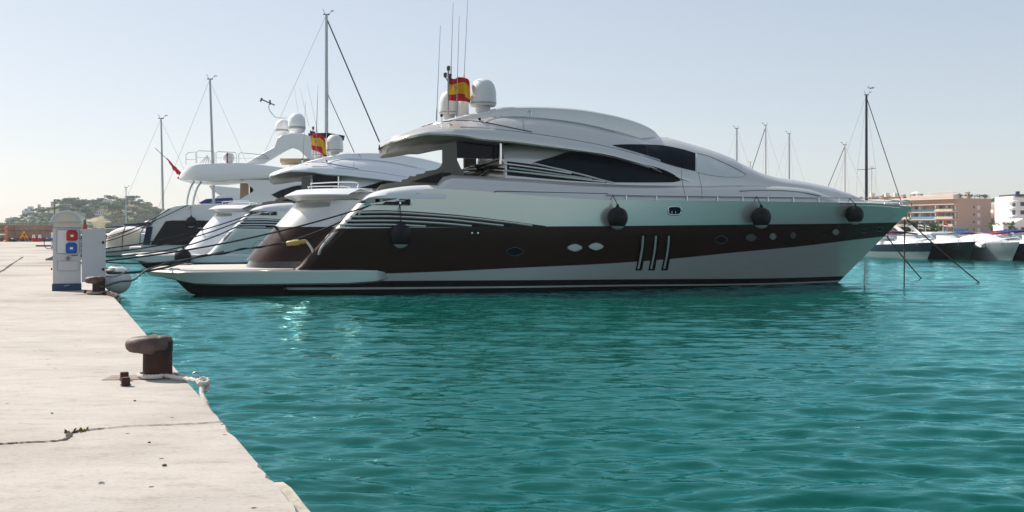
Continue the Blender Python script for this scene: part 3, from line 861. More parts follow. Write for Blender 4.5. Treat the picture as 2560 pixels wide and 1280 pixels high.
    m_.add(up + [(a, -b, c) for a, b, c in up[::-1]], [tuple(range(2*len(up)))]); m_.build('platform_deck', 'deck_pale', pf, smooth=0)
    m_ = MB(); m_.prism([(-3.7, -2.45, .52), (-.3, -2.6, .52), (-.3, -2.6, -.4), (-2.3, -2.5, -.4), (-3.3, -2.45, .12)], (0, 5.0, 0)); m_.build('underbody_shade', 'boot_black', root, bevel=.1)  # black hull underside, also stands in for the shadow beneath the platform
    m_ = MB(); m_.tube([(-3.9, -2.3, .78), (-3.78, -2.42, .83), (-3.55, -2.55, .83), (-3.45, -2.6, .78)], .02, 6); mirror(m_.build('platform_cleat', 'chrome', pf))

    # ---- roof gear
    def radome(name, px, y0, y1, hw, t):
        c0 = yp(px, y1, t); sc = (yp(px, y0, t).z - c0.z); r = (yp(px + hw, y1, t).x - yp(px - hw, y1, t).x) / 2
        m_ = MB(); prof = [(r*.55, -.18*sc), (r*.55, .04*sc), (r*.90, .05*sc), (r*.99, .10*sc), (r*1.0, .25*sc), (r*.98, .5*sc), (r*.93, .65*sc), (r*.82, .80*sc), (r*.64, .91*sc), (r*.38, .98*sc), (0.001, 1.0*sc)]
        m_.lathe(prof, c0, 24); o = m_.build('radome', 'radome_white', root, smooth=40)
        m2 = MB(); m2.lathe([(r*1.004, .13*sc), (r*1.01, .14*sc), (r*1.01, .165*sc), (r*1.004, .175*sc)], c0, 24); m2.build('radome_band', 'silver_dark', o)
        m3 = MB(); m3.lathe([(r*.5, -.42*sc), (r*.5, -.02*sc)], c0, 18); m3.build('radome_pedestal', 'radome_white', o)
        return o
    radome('radome', 1207.5, 197, 270, 33, -.55)
    radome('radome', 1123, 228, 291, 25, .9)
    m_ = MB(); c0 = yp(1158, 284, .5); m_.lathe([(.27, -.2), (.27, .93), (.24, .98), (.0, 1.0)], c0, 18, sx=.75); m_.build('satellite_drum', 'radome_white', root)
    mast = MB(); a, b = yp(1120, 285, -.3), yp(1121, 176, -.3); mast.tube([a, b], .035, 8)
    mo = mast.build('light_mast', 'antenna_grey', root)
    for x, y in ((1121, 170), (1113, 187), (1125, 190)):
        c = yp(x, y, -.3); m_ = MB(); m_.lathe([(.05, -.09), (.06, -.06), (.06, .03), (.075, .04), (.06, .07), (0, .08)], c, 10); m_.tube([c - Vector((0, 0, .08)), Vector((a.x + .02, a.y, c.z - .25))], .018, 6); m_.build('navigation_light', 'dark_grey', mo)
    for (x0, y0), (x1, y1), t in (((1091, 302), (1101, 64), -.9), ((1127, 190), (1133, 5), .1), ((1141, 292), (1148, 40), -.9), ((1159, 217), (1170, -14), .5)):
        m_ = MB(); a, b = yp(x0, y0, t), yp(x1, y1, t); m_.tube([a, a.lerp(b, .12), a.lerp(b, .14), b], [.028, .024, .014, .007], 6); m_.build('whip_antenna', 'antenna_grey', root)
    for px, py in ((1199, 305), (1104, 296)):
        c = yp(px, py, -1.9); m_ = MB(); m_.tube([c - Vector((0, 0, .15)), c + Vector((0, 0, .05))], .035, 8); m_.tube([c + Vector((0, 0, .05)), c + Vector((0, 0, .14))], .045, 8, mi=1); m_.build('stern_light', ['chrome', 'black_gloss'], root)
    trim('lifting_eye', [(1318, 281), (1322, 276), (1327, 281), (1326, 290)], .014, 'chrome', .05)
    return root

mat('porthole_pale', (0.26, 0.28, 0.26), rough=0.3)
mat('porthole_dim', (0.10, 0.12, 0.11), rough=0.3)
mat('brown_gloss', (0.035, 0.018, 0.012), rough=0.08, coat=1.0)
yacht = make_yacht()
tag(yacht, 'largest, nearest motor yacht, silver with a dark brown band along its hull', 'yacht')

# ================================================================== fenders, flags, second and third yacht, mooring lines
def l2w(p, O=YO, h=YH):
    c, s_ = math.cos(h), math.sin(h)
    return Vector((O[0] + p[0]*c - p[1]*s_, O[1] + p[0]*s_ + p[1]*c, p[2]))

def fender(loc, r, top, label, group=None, long=1.0):
    root = empty('fender', loc, 0, label, 'fender', group)
    m_ = MB(); m_.lathe([(r*math.sin(a)*(1 - .10*math.cos(a)), -r*1.10*long*math.cos(a)) for a in np.linspace(R(46), R(168), 14)] + [(r*.16, r*1.16*long), (r*.13, r*1.36*long), (.001, r*1.38*long)], (0, 0, 0), 22)
    m_.build('body', 'fender_black', root)
    m_ = MB(); m_.lathe([(.001, -r*1.08*long)] + [(r*math.sin(a)*(1 - .10*math.cos(a)), -r*1.10*long*math.cos(a)) for a in np.linspace(R(8), R(47), 6)], (0, 0, 0), 22)
    m_.build('end_cap', 'fender_pale', root)
    if top is not None:
        d = Vector(top) - Vector(loc); m_ = MB()
        m_.tube([(0, 0, r*1.3*long), d], .014, 6); m_.tube([d, d + Vector((-.10, 0, -.22)), d + Vector((-.22, 0, -.28))], .011, 6); m_.build('rope', 'rope_black', root)
    return root

def yacht_fender(px, py, rpx, tpx, tpy, label):
    t = 3.0
    for _ in range(8):
        q = yp(px, py, -t - .30); r = rpx / F * (w2l((0, 0, 0)) - Vector((q.x, q.y, 0))).length * .985; t = half(q.x, q.z) + r - .30 + .01
    q = yp(px, py, -t - .30); tp = yp(tpx, tpy, -half(q.x, 2.9) - .01)
    fender(l2w(q), r, l2w(tp), label, 'black fenders along the large yacht')
yacht_fender(1002, 590, 28, 1000, 512, 'black ball fender hanging below the slatted quarter of the large yacht')
yacht_fender(1544, 546, 26, 1532, 487, 'black ball fender just left of the oval fairlead on the large yacht')
yacht_fender(1903, 545, 24, 1891, 491, 'black ball fender between the fairlead and the bow of the large yacht')
yacht_fender(2137, 538, 21, 2124, 496, 'black ball fender nearest the bow of the large yacht')

def flag(name, top, bot, fly, label, cat='flag', stripes=(('flag_red', .27), ('flag_yellow', .73), ('flag_red', 1.0)), crest=True, nx=26, ny=14, fold=.16):
    top, bot, fly = Vector(top), Vector(bot), Vector(fly)
    root = empty(name, bot, 0, label, cat)
    h = bot - top; L_ = fly - (top + bot) / 2; side = L_.cross(h).normalized()
    def pt(u, v):
        p = top + h * v * (1 - .10*u) + L_ * u
        return p + side * (fold * (math.sin(9.5*u + 3.4*v) + .5*math.sin(17*u - 4*v)) * u ** .5) + L_ * (-.16*u*math.sin(2.2*v + 4*u)) + h * (.16 * math.sin(6*u + 1) * u - .10*u*math.cos(5*v + 7*u)) - bot
    lo = 0.0; mats = []; m_ = MB(); k = 0
    for mt, hi in stripes:
        n = max(2, int(ny * (hi - lo)))
        m_.grid([[pt(i / nx, lo + (hi - lo) * j / n) for i in range(nx + 1)] for j in range(n + 1)], k); mats.append(mt); lo = hi; k += 1
    o = m_.build('cloth', mats, root, smooth=60)
    sl = o.modifiers.new('thickness', 'SOLIDIFY'); sl.thickness = .006; sl.offset = 0
    if crest:
        for sd in (1, -1):
            m_ = MB(); N_ = 10
            m_.add([pt(.36 + .10*math.cos(a)*(.8 if math.sin(a) > 0 else 1), .5 + .16*math.sin(a)) + side * .010 * sd for a in np.linspace(0, 2*math.pi, N_, endpoint=False)], [tuple(range(N_))])
            m_.build('crest', 'emblem_dark', root, smooth=0)
    return root
flag('ensign', l2w(yp(1121, 193, -.32)), l2w(yp(1122, 251, -.32)), l2w(yp(1171, 232, -.7)), 'red and yellow striped flag flying on the roof of the large silver yacht')

# ---- second yacht: the same build in plain silver, farther along the quay
YO2, YH2 = Vector((-16.245, 57.0, 0)), R(8.0)
yacht2 = copy_tree(yacht)
yacht2.location = YO2; yacht2.rotation_euler = (0, 0, YH2)
tag(yacht2, 'all-silver motor yacht just behind the large one, white dome on its roof', 'yacht')
swap = {'brown_paint': 'silver_pale', 'brown_gloss': 'silver_pale', 'silver_paint': 'silver_pale'}
mat('silver_pale', (0.80, 0.82, 0.83), rough=0.28, metal=0.25, coat=0.6)  # paler, less metallic silver paint for the whole second yacht
def restyle(o):
    if o.type == 'MESH' and any(m_ and m_.name in swap for m_ in o.data.materials):
        o.data = o.data.copy()
        for i, m_ in enumerate(o.data.materials):
            if m_.name in swap: o.data.materials[i] = M[swap[m_.name]]
    for c in o.children: restyle(c)
restyle(yacht2)
def at2(px, py, t):
    d = at(px, py, 10.0) - Vector((0, 0, CAM_Z)); d.z = at(px, py, 10.0).z - CAM_Z
    n = Vector((-math.sin(YH2), math.cos(YH2), 0)); k = (n.dot(YO2) + t) / n.dot(d)
    return Vector((0, 0, CAM_Z)) + d * k
flag('ensign', at2(774, 325, -.3), at2(779, 372, -.3), at2(812, 372, -.8), 'red and yellow striped flag on the roof of the second, all-silver yacht', fold=.14)
q = at2(457, 645, -3.55); fender((q.x, q.y, .62), .42, (q.x, q.y + .2, .98), 'black ball fender hanging off the swim platform of the second yacht')

# ---- third yacht: white with a flying bridge
class Frame:
    def __init__(s, O, h): s.O, s.h = Vector(O), h; s.c, s.s = math.cos(h), math.sin(h)
    def loc(s, v):
        x, y = v[0] - s.O.x, v[1] - s.O.y
        return Vector((x*s.c + y*s.s, -x*s.s + y*s.c, v[2]))
    def p(s, px, py, t):
        cam_ = s.loc((0, 0, CAM_Z)); d = s.loc(at(px, py, 10.0)) - cam_
        return cam_ + d * ((t - cam_.y) / d.y)
    def w(s, v): return Vector((s.O.x + v[0]*s.c - v[1]*s.s, s.O.y + v[0]*s.s + v[1]*s.c, v[2]))

mat('gel_bright', (0.80, 0.80, 0.79), rough=0.3, coat=0.4)
mat('canvas_black', (0.012, 0.012, 0.014), rough=0.9)
mat('canvas_blue', (0.010, 0.030, 0.16), rough=0.85, var=0.15, vscale=3)
mat('canvas_navy', (0.012, 0.018, 0.06), rough=0.85)
mat('canvas_cream', (0.60, 0.52, 0.42), rough=0.9, var=0.08, vscale=2, bump=0.5, bscale=4, bdist=0.05)
mat('cushion_tan', (0.50, 0.36, 0.24), rough=0.8)
mat('canvas_red', (0.30, 0.015, 0.03), rough=0.85)
def yacht_three():
    f = Frame((-25.6, 76.0, 0), R(10)); b = 2.9
    root = empty('flybridge_yacht', f.O, f.h, 'white flybridge yacht with a long rounded top deck, behind the silver yachts', 'yacht')
    def pts(l, t): return [f.p(x, y, t) for x, y in l]
    # hull
    s0 = f.p(352, 612, -b).x; top = pchip([(q.x, q.z) for q in pts([(372, 585), (387, 549), (405, 530), (423, 520), (450, 514), (480, 512), (560, 511), (700, 512), (900, 517)], -b)] + [(s0 + 24, 3.6)])
    m_ = MB(); rows = []
    for i in range(40):
        u = i / 39; s = s0 + 25 * u ** 1.15
        h_ = b * (1 - max(0, (u - .45) / .55) ** 2.3) if u < .999 else 0.0
        zt = top(s); rows.append([(s, -h_*.8, -.5), (s, -h_*.93, .2), (s, -h_*.97, .9), (s, -h_, zt*.75), (s, -h_, zt), (s, -h_ + min(.25, h_), zt + .05), (s, 0, zt + .02), (s, h_ - min(.25, h_), zt + .05), (s, h_, zt), (s, h_, zt*.75), (s, h_*.97, .9), (s, h_*.93, .2), (s, h_*.8, -.5)])
    m_.grid(rows); m_.add(rows[0], [tuple(range(13))]); m_.build('hull', 'gel_bright', root, smooth=45)
    def plate(name, l, t, th, mt, both=False, par=None, bev=0.0):
        m_ = MB(); m_.prism(pts(l, t), (0, th, 0)); o = m_.build(name, mt, par or root, smooth=30, bevel=bev)
        if both:
            m_ = MB(); m_.prism([Vector((q.x, -q.y, q.z)) for q in pts(l, t)], (0, -th, 0)); m_.build(name, mt, par or root, smooth=30, bevel=bev)
        return o
    plate('hull_window', [(414, 553), (430, 551), (503, 551), (560, 553), (520, 612), (376, 612), (390, 590)], -b - .03, .03, 'tinted_glass', True)
    plate('stern_panel', [(366, 566), (382, 566), (374, 612), (357, 612)], -b - .05, .05, 'canvas_navy', True)
    m_ = MB(); q0, q1 = f.p(322, 616, -b), f.p(470, 616, -b); m_.box(((q0.x + q1.x)/2, 0, .72), (q1.x - q0.x, 5.6, .36)); m_.build('swim_platform', 'gel_bright', root, bevel=.12)
    # flying bridge deck: lofted rounded slab
    zt = pchip([(q.x, q.z) for q in pts([(437, 441), (457, 425), (495, 412), (540, 409), (601, 408), (717, 420), (800, 425), (900, 440)], -2.4)])
    zb = pchip([(q.x, q.z) for q in pts([(437, 446), (470, 453), (539, 456), (601, 451), (717, 448), (800, 455), (900, 470)], -2.4)])
    m_ = MB(); rows = []
    for i in range(46):
        u = i / 45; s = zt.x0 + .01 + (zt.x1 - zt.x0) * u ** 1.3
        w = 2.75 * min(1, (1 - (1 - min(1, (s - zt.x0) / 1.8)) ** 2.4)) ** .5 + .03; w *= 1 - .35 * max(0, (u - .6) / .4)
        a, c = zt(s), zb(s); pr = [(w*.5, c + .02), (w*.86, c), (w*.96, c + .08), (w, c + (a - c)*.4), (w*.98, c + (a - c)*.8), (w*.93, a), (w*.5, a + .02)]
        rows.append([(s, -x, z) for x, z in pr] + [(s, x, z) for x, z in pr[::-1]])
    m_.grid(rows, closed=True); m_.add(rows[0], [tuple(range(14))]); m_.add(rows[-1], [tuple(range(14))[::-1]]); m_.build('flybridge_deck', 'gel_bright', root, smooth=45)
    # saloon walls, fashion plates, windows
    m_ = MB(); a = f.p(620, 500, -2.2).x; m_.box((a + 6.5, 0, 4.4), (13, 4.4, 2.4), taper=.93); m_.build('saloon', 'gel_bright', root, bevel=.2)
    plate('fashion_plate', [(607, 449), (740, 449), (800, 456), (735, 465), (700, 476), (678, 487), (704, 502), (720, 515), (560, 514), (592, 503), (637, 476)], -2.5, .12, 'gel_bright', True, bev=.03)
    plate('side_window', [(680, 487), (703, 475), (726, 467), (786, 459), (860, 458), (860, 490), (704, 500)], -2.42, .1, 'tinted_glass', True)
    plate('saloon_door', [(600, 458), (622, 458), (622, 500), (600, 504)], -1.0, .06, 'cushion_tan')
    plate('door_glass', [(624, 460), (660, 460), (650, 480), (624, 498)], -1.0, .05, 'tinted_glass')
    for l in ([(467, 513), (469, 495), (476, 470), (486, 452)], [(482, 514), (485, 495), (494, 468), (507, 450)]):
        m_ = MB(); m_.tube(spline(pts(l, -2.3), 6), .07, 8); m_.build('deck_support', 'steel', root)
    m_ = MB(); m_.tube(spline(pts([(528, 512), (531, 505), (560, 504), (566, 512)], -2.5), 6), .03, 6); m_.build('side_rail', 'steel', root)
    plate('seat_block', [(500, 530), (560, 528), (556, 508), (510, 508)], -1.8, 3.4, 'cushion_tan')
    # bridge rails
    for l in ([(465, 412), (465, 386), (470, 382), (489, 380), (490, 408)], [(492, 408), (492, 380), (496, 377), (532, 378), (536, 382), (536, 408)], [(540, 408), (540, 382), (545, 379), (588, 381), (592, 386), (592, 407)], [(597, 407), (597, 385), (601, 382), (660, 387), (672, 396)]):
        for t in (-2.3, 2.3):
            m_ = MB(); m_.tube(pts(l, t), .022, 6); y1 = (l[0][1] + l[1][1]) / 2
            m_.tube(pts([(l[0][0], y1), (l[-1][0], y1)], t), .014, 5); m_.build('bridge_rail', 'steel', root)
    m_ = MB(); c = f.p(571, 395, -1.9); m_.lathe([(.001, -.38), (.28, -.34), (.42, -.2), (.42, .2), (.28, .34), (.001, .38)], c, 14, sx=1.0, sy=.8); lr = m_.build('life_raft', 'gel_bright', root); 
    m_ = MB(); m_.box((c.x - .05, c.y - .345, c.z), (.09, .04, .72)); m_.build('strap', 'canvas_red', lr)
    m_ = MB()
    for k in range(5):
        a = f.p(500 + 7*k, 408, -1.6); m_.tube([a, a + Vector((.5 - .2*k, .1*k, .55 + .05*(k % 2)))], .04, 5)
    m_.build('folding_chair', 'cabinet_pale', root)
    # radar arch
    arch = [(612, 408), (686, 367), (693, 346), (706, 337), (728, 333), (760, 335), (776, 340), (782, 372), (800, 405), (772, 398), (748, 375), (731, 369), (716, 376), (660, 410)]
    for t in (-2.2, 1.9):
        m_ = MB(); m_.prism(pts(arch, t), (0, .35, 0)); m_.build('radar_arch', 'gel_bright', root, smooth=30, bevel=.06)
    m_ = MB(); m_.prism(pts([(690, 352), (700, 338), (776, 340), (780, 358)], -2.0), (0, 4.0, 0)); m_.build('arch_top', 'gel_bright', root, bevel=.06)
    plate('bridge_seat', [(700, 396), (775, 396), (775, 406), (700, 406)], -1.5, 3, 'cushion_tan')
    for px, y0, y1, hw, t in ((742, 282, 333, 22, -.9), (706, 298, 336, 19, .8)):
        c = f.p(px, y1, t); sc = f.p(px, y0, t).z - c.z; r = hw / F * 75
        m_ = MB(); m_.lathe([(r*.6, -.15), (r*.6, 0), (r*.85, .06*sc), (r, .2*sc), (r, .5*sc), (r*.93, .68*sc), (r*.75, .85*sc), (r*.45, .96*sc), (.001, sc)], c, 20); o = m_.build('radome', 'gel_bright', root, smooth=50)
        m_ = MB(); m_.lathe([(r*1.005, .2*sc), (r*1.015, .22*sc), (r*1.015, .30*sc), (r*1.005, .32*sc)], c, 20); m_.build('radome_band', 'antenna_grey', o)
    m_ = MB(); m_.tube(spline(pts([(722, 296), (692, 294), (680, 284), (673, 274), (672, 262)], -.5), 5), .05, 6); m_.build('instrument_arm', 'gel_bright', root)
    m_ = MB(); m_.prism(pts([(652, 246), (688, 262), (686, 264), (651, 249)], -.5), (0, .06, 0)); m_.tube(pts([(651, 254), (655, 245)], -.5), .07, 6); m_.tube(pts([(675, 262), (675, 250)], -.5), .07, 6); m_.build('wind_instrument', 'dark_grey', root)
    for (x0, y0), (x1, y1) in (((752, 330), (736, 220)), ((772, 315), (750, 220)), ((800, 360), (768, 207))):
        m_ = MB(); m_.tube(pts([(x0, y0), (x1, y1)], 1.0), [.025, .012], 5); m_.build('whip_antenna', 'gel_bright', root)
    plate('bimini', [(770, 333), (820, 332), (850, 337), (862, 339), (852, 345), (800, 341), (772, 341)], -2.0, 4.0, 'canvas_black')
    return f
f3 = yacht_three()
q = f3.w(f3.p(478, 556, -3.2)); fender(q, .36, (q.x - .1, q.y + .2, f3.p(477, 515, -3).z), 'black fender on the dark hull window of the white flybridge yacht')
def red_flag():
    a, b_, c = f3.w(f3.p(388, 370, .5)), f3.w(f3.p(418, 396, .5)), f3.w(f3.p(452, 431, .5))
    root = empty('furled_flag', c, 0, 'furled dark red flag on a slanting staff at far left', 'flag')
    m_ = MB(); m_.tube([a - c, Vector((0, 0, 0))], .022, 6); m_.build('staff', 'dark_grey', root)
    m_ = MB(); P = spline([b_ - c, (b_ - c)*.6 + Vector((0, -.05, -.12)), (b_ - c)*.25 + Vector((0, 0, -.2)), Vector((0, 0, -.15)), Vector((-.12, 0, -.5))], 6)
    m_.tube(P, [.03 + .11*min(1, i/9)*(1 - .3*math.sin(i*1.3)) for i in range(len(P))], 9); m_.build('cloth', 'flag_red', root)
red_flag()

# ---- white cabin boat with a blue awning beyond the flybridge yacht
def boat_blue():
    f = Frame((-36.5, 118.0, 0), R(12))
    root = empty('cabin_boat', f.O, f.h, 'white cabin boat with a blue awning, seen under the flybridge overhang', 'boat')
    def pts(l, t): return [f.p(x, y, t) for x, y in l]
    for nm, l, t, th, mt in (('hull', [(470, 545), (480, 520), (620, 512), (760, 512), (720, 595), (500, 595)], -2, 4, 'gel_bright'), ('cabin', [(520, 500), (560, 484), (640, 482), (640, 512), (500, 514)], -1.6, 3.2, 'gel_bright'), ('flybridge', [(520, 462), (600, 470), (600, 486), (545, 486), (530, 476)], -1.4, 2.8, 'gel_bright'), ('awning', [(494, 508), (515, 497), (582, 494), (582, 510)], -1.75, 3.5, 'canvas_blue')):
        m_ = MB(); m_.prism(pts(l, t), (0, th, 0)); m_.build(nm, mt, root, bevel=.15)
boat_blue()

# ---- mooring lines (each its own object)
def line(a, b, drop, r, label, mt='rope_black', group='dark mooring lines to the quay', mid=None):
    P = sag(a, b, drop, 22) if mid is None else spline([a] + list(mid) + [b], 8)
    o = MB().tube([Vector(q) - Vector(b) for q in P], r, 7).build('mooring_line', mt, None, loc=b)
    tag(o, label, 'mooring line', group); return o
def qpt(y, off=.25, z=QZ + .05):
    e = edge(y, off); return Vector((e.x, e.y, z))
y1 = lambda px, py, t: l2w(yp(px, py, t))
line(y1(938, 510, -3.2), qpt(30.5), .28, .026, 'dark mooring line from the quarter recess of the large yacht, passing lowest left')
line(y1(926, 516, -3.18), y1(705, 609, -2.4), .10, .028, 'short dark line from the large yacht quarter down to the yellow plug')
line(at2(640, 531, -2.9), qpt(47), .35, .03, 'upper dark mooring line of the second yacht')
line(at2(622, 543, -3.0), qpt(43), .45, .03, 'middle dark mooring line of the second yacht')
line(at2(605, 560, -3.0), qpt(40), .55, .032, 'lower dark mooring line of the second yacht')
line(f3.w(f3.p(470, 512, -3)), qpt(70), .4, .03, 'upper dark mooring line of the white flybridge yacht')
line(f3.w(f3.p(425, 522, -3)), qpt(66), .5, .03, 'second dark mooring line of the white flybridge yacht')
line(f3.w(f3.p(388, 552, -3)), qpt(62), .4, .032, 'lowest dark mooring line of the white flybridge yacht')
line(at(400, 545, 92), qpt(84), .3, .03, 'farthest thin mooring line near the covered boat')
line(y1(470, 652, -1.2), at(268, 682, 28.5), .12, .035, 'thick black line from the swim platform of the large yacht to the spring', group=None)
line(y1(560, 628, 2.2), qpt(36.5), .30, .026, 'black line from the far side of the large yacht platform')
# anchor warps off the bow
for px0, py0, d0, px1, py1, lb in ((2262, 548, 40.3, 2259, 710, 'brown anchor rope dropping straight down from the bow'), (2268, 549, 40.2, 2461, 707, 'long brown anchor rope running right from the bow to the water'), (2164, 645, 38.6, 2159, 703, 'short pale rope hanging from the bow to the water'), (2218, 592, 40.5, 2311, 695, 'brown rope crossing behind the vertical anchor rope at the bow')):
    b_ = on_level(px1, py1, 0.0); b_.z = -.15; a = at(px0, py0, d0)
    if px1 < px0: b_ = Vector((a.x * 1.0 + (px1 - px0) / F * d0, d0 - .05, -.15))
    tag(MB().tube([q_ - b_ for q_ in sag(a, b_, .06 if px1 > px0 else .0, 14)], .026, 7).build('anchor_rope', 'rope_olive' if 'pale' not in lb else 'rope_white', None, loc=b_), lb, 'rope', 'ropes at the bow')

# shore power cable of the large yacht with its yellow plug
mat('plug_yellow', (0.55, 0.40, 0.10), rough=0.5)
mat('hose_pale', (0.62, 0.60, 0.54), rough=0.6)
def power_cable():
    b0 = Vector((edge(16.2, .2).x, edge(16.2, .2).y, QZ + .12)); pl_ = y1(716, 609, -2.5); root = empty('shore_power_cable', b0, 0, 'black shore power cable with a yellow plug drooping between quay and large yacht', 'cable')
    P = [b0, at(300, 704, 17.5), at(335, 699, 19.5), at(365, 676, 22.5), at(400, 664, 24.5), at(470, 648, 27), at(560, 632, 29.2), at(640, 618, 31), pl_]
    m_ = MB(); m_.tube([p - b0 for p in spline(P, 8)], .020, 8); m_.build('cable', 'rubber', root)
    m_ = MB(); m_.tube([p - b0 + Vector((.0, .02, .035*math.sin(i*.7))) for i, p in enumerate(spline(P[4:], 8))], .016, 6); m_.build('tie_rope', 'rope_black', root)
    pe = y1(766, 603, -2.6); m_ = MB(); d = pe - pl_; m_.tube([pl_ - b0 + d*k for k in (0, .05, .3, .32, .62, .64, .9, 1)], [.05, .075, .075, .09, .09, .07, .07, .05], 12); m_.build('plug', 'plug_yellow', root)
    m_ = MB(); m_.tube([p - b0 for p in spline([pe, y1(777, 618, -2.75), y1(785, 634, -2.85), y1(796, 636, -3.0), y1(802, 622, -3.1), y1(811, 609, -3.05)], 8)], .04, 8); m_.build('hose', 'hose_pale', root)
power_cable()

# ================================================================== things on the quay
mat('plate_stained', (0.26, 0.20, 0.165), rough=0.9, var=0.35, vscale=7)
def bollard(px, py, label, rz):
    p = on_level(px, py, QZ)
    root = empty('bollard', (p.x, p.y, QZ), rz, label, 'bollard', 'iron bollards on the quay edge')
    r, h = .098, .285
    m_ = MB(); m_.lathe([(r*1.0, -.01), (r*.985, .06), (r*.97, .15), (r*.97, .235)], (0, 0, 0), 26); m_.build('post', 'rust_iron', root)
    # hooked head: oval slab, thick over the post, drooping nose to one side
    rows = []; n = 30
    for z, g in ((.170, .78), (.176, .90), (.20, .965), (.235, 1.0), (.252, .985), (.272, .90), (.281, .80), (.285, .5), (.286, .1)):
        row = []
        for k in range(n):
            a = 2*math.pi*k/n; x, y = math.cos(a), math.sin(a)
            ex = .215 if x < 0 else r*.99
            X, Y_ = x*ex*(g if x < 0 else min(1, g*1.06)), y*(.118 if x < 0 else .105)*g
            nose = max(0, -X - .07) / .14
            zz = z
            if z < .2 and X > -.10: zz = max(z - 0, .165)
            if z < .20: zz = z + .012*nose
            row.append((X, Y_, zz - (.010*nose if z > .2 else 0) + .0025*math.sin(5*a + z*40) + .002*math.sin(11*a - z*90)))
        rows.append(row)
    m_ = MB(); m_.grid(rows, closed=True); m_.add(rows[0], [tuple(range(n))]); m_.add(rows[-1], [tuple(range(n))]); m_.build('head', 'rust_worn', root, smooth=50)
    m_ = MB(); m_.lathe([(r*1.01, .178), (r*1.012, .19), (r*1.012, .235), (r*1.01, .25)], (0, 0, 0), 26); m_.build('collar', 'black_iron', root)
    m_ = MB(); m_.box((-.12, 0, .000), (.44, .22, .010)); m_.build('base_plate', 'plate_stained', root, bevel=.004)
    return root
bollard(394, 944, 'near rusty bollard with a white rope looped round its foot', R(4))
bollard(247, 736, 'far rusty bollard beside the open door of the power pedestal', R(4))
def bolt(px, py):
    p = on_level(px, py, QZ); m_ = MB(); m_.lathe([(.036, .0), (.036, .005), (.030, .007), (.0295, .008), (.0295, .045), (.027, .050), (.0, .050)], (0, 0, 0), 6)
    return p, m_
for k, (px, py, lb) in enumerate(((311, 951, 'rusty hexagonal anchor bolt left of the near bollard, the farther of two'), (314, 965, 'rusty hexagonal anchor bolt left of the near bollard, the nearer of two'))):
    p, m_ = bolt(px, py); tag(m_.build('anchor_bolt', 'rust_iron', None, smooth=20, loc=(p.x, p.y, QZ + .006)), lb, 'bolt', 'anchor bolts of the near bollard')
p, m_ = bolt(214, 734); tag(m_.build('anchor_bolt', 'rust_iron', None, smooth=20, loc=(p.x, p.y, QZ + .006)), 'small rusty bolt between the power pedestal and the far bollard', 'bolt')
# twisted white rope round the near bollard, knotted at the edge
def twisted(path, r, name, mt, parent, strands=3, pitch=.075):
    P = spline(path, 14); m_ = MB(); n = len(P)
    s_ = [0.0]
    for i in range(1, n): s_.append(s_[-1] + (P[i] - P[i-1]).length)
    for k in range(strands):
        Q = []; prev = None
        for i in range(n):
            t = (P[min(i+1, n-1)] - P[max(i-1, 0)]).normalized()
            nx = t.cross(Vector((0, 0, 1))) if prev is None else prev - t*prev.dot(t)
            nx = nx.normalized() if nx.length > 1e-6 else Vector((1, 0, 0)); prev = nx; ny = t.cross(nx)
            a = 2*math.pi*(s_[i]/pitch + k/strands); Q.append(P[i] + (nx*math.cos(a) + ny*math.sin(a))*r*.52)
        m_.tube(Q, r*.56, 6)
    return m_.build(name, mt, parent)
def near_rope():
    p = on_level(394, 944, QZ); o = Vector((p.x, p.y, QZ)); rr = .0150
    root = empty('looped_rope', o, 0, 'white twisted rope tied round the near bollard and knotted over the quay edge', 'rope')
    g = lambda px, py, z=.02: on_level(px, py, QZ) + Vector((0, 0, z)) - o
    loop = [g(500, 968), g(450, 962), g(400, 960, .018), g(368, 957, .02), g(352, 950, .022), g(358, 942, .03), g(380, 936, .03), g(415, 938, .03), g(440, 944, .03), g(470, 950, .025), g(498, 962, .02)]
    loop = []
    for a in np.linspace(R(-40), R(-320), 13): loop.append(Vector((.118*math.cos(a) - .0, .118*math.sin(a), .022)))
    kn = edge(p.y - .42, -.02); kn = Vector((kn.x, kn.y, QZ + .0)) - o
    kn = Vector((g(503, 966).x, g(503, 966).y, .01))
    twisted([kn + Vector((0, .02, .02))] + loop + [kn + Vector((.01, -.01, .01))], rr, 'loop', 'rope_white', root)
    m_ = MB()
    a_ = [kn + Vector(v)*.62 for v in ((-.06, .03, .02), (.03, .05, .05), (.07, .0, .03), (.03, -.05, .0), (-.02, -.03, .03), (.02, .03, .06), (.06, .03, -.02), (.04, -.02, -.06), (-.0, .0, -.02), (.05, .05, .02), (.06, -.05, .02), (.0, -.06, .03), (.0, .03, .03))]
    twisted(a_, rr, 'knot', 'rope_white', root)
    ep = lambda y, off, z: Vector((edge(y, off).x, edge(y, off).y, z)) - o
    y0 = p.y - .52
    twisted([kn + Vector((.01, -.01, .0)), ep(y0 - .02, -.03, QZ - .03), ep(y0 - .18, -.035, QZ - .07), ep(y0 - .36, -.035, QZ - .15), ep(y0 - .48, -.035, QZ - .34), ep(y0 - .52, -.035, QZ - .75)], rr*1.1, 'tail', 'rope_white', root)
    m_ = MB(); c = g(489, 946, .012); m_.tube([c + Vector((.028*math.cos(a), .012*math.sin(a), .028*math.sin(a))) for a in np.linspace(0, 2*math.pi, 17)], .006, 6, caps=False)
    tag(m_.build('mooring_ring', 'steel', None, loc=o), 'small steel ring at the quay edge beside the white rope knot', 'ring')
near_rope()
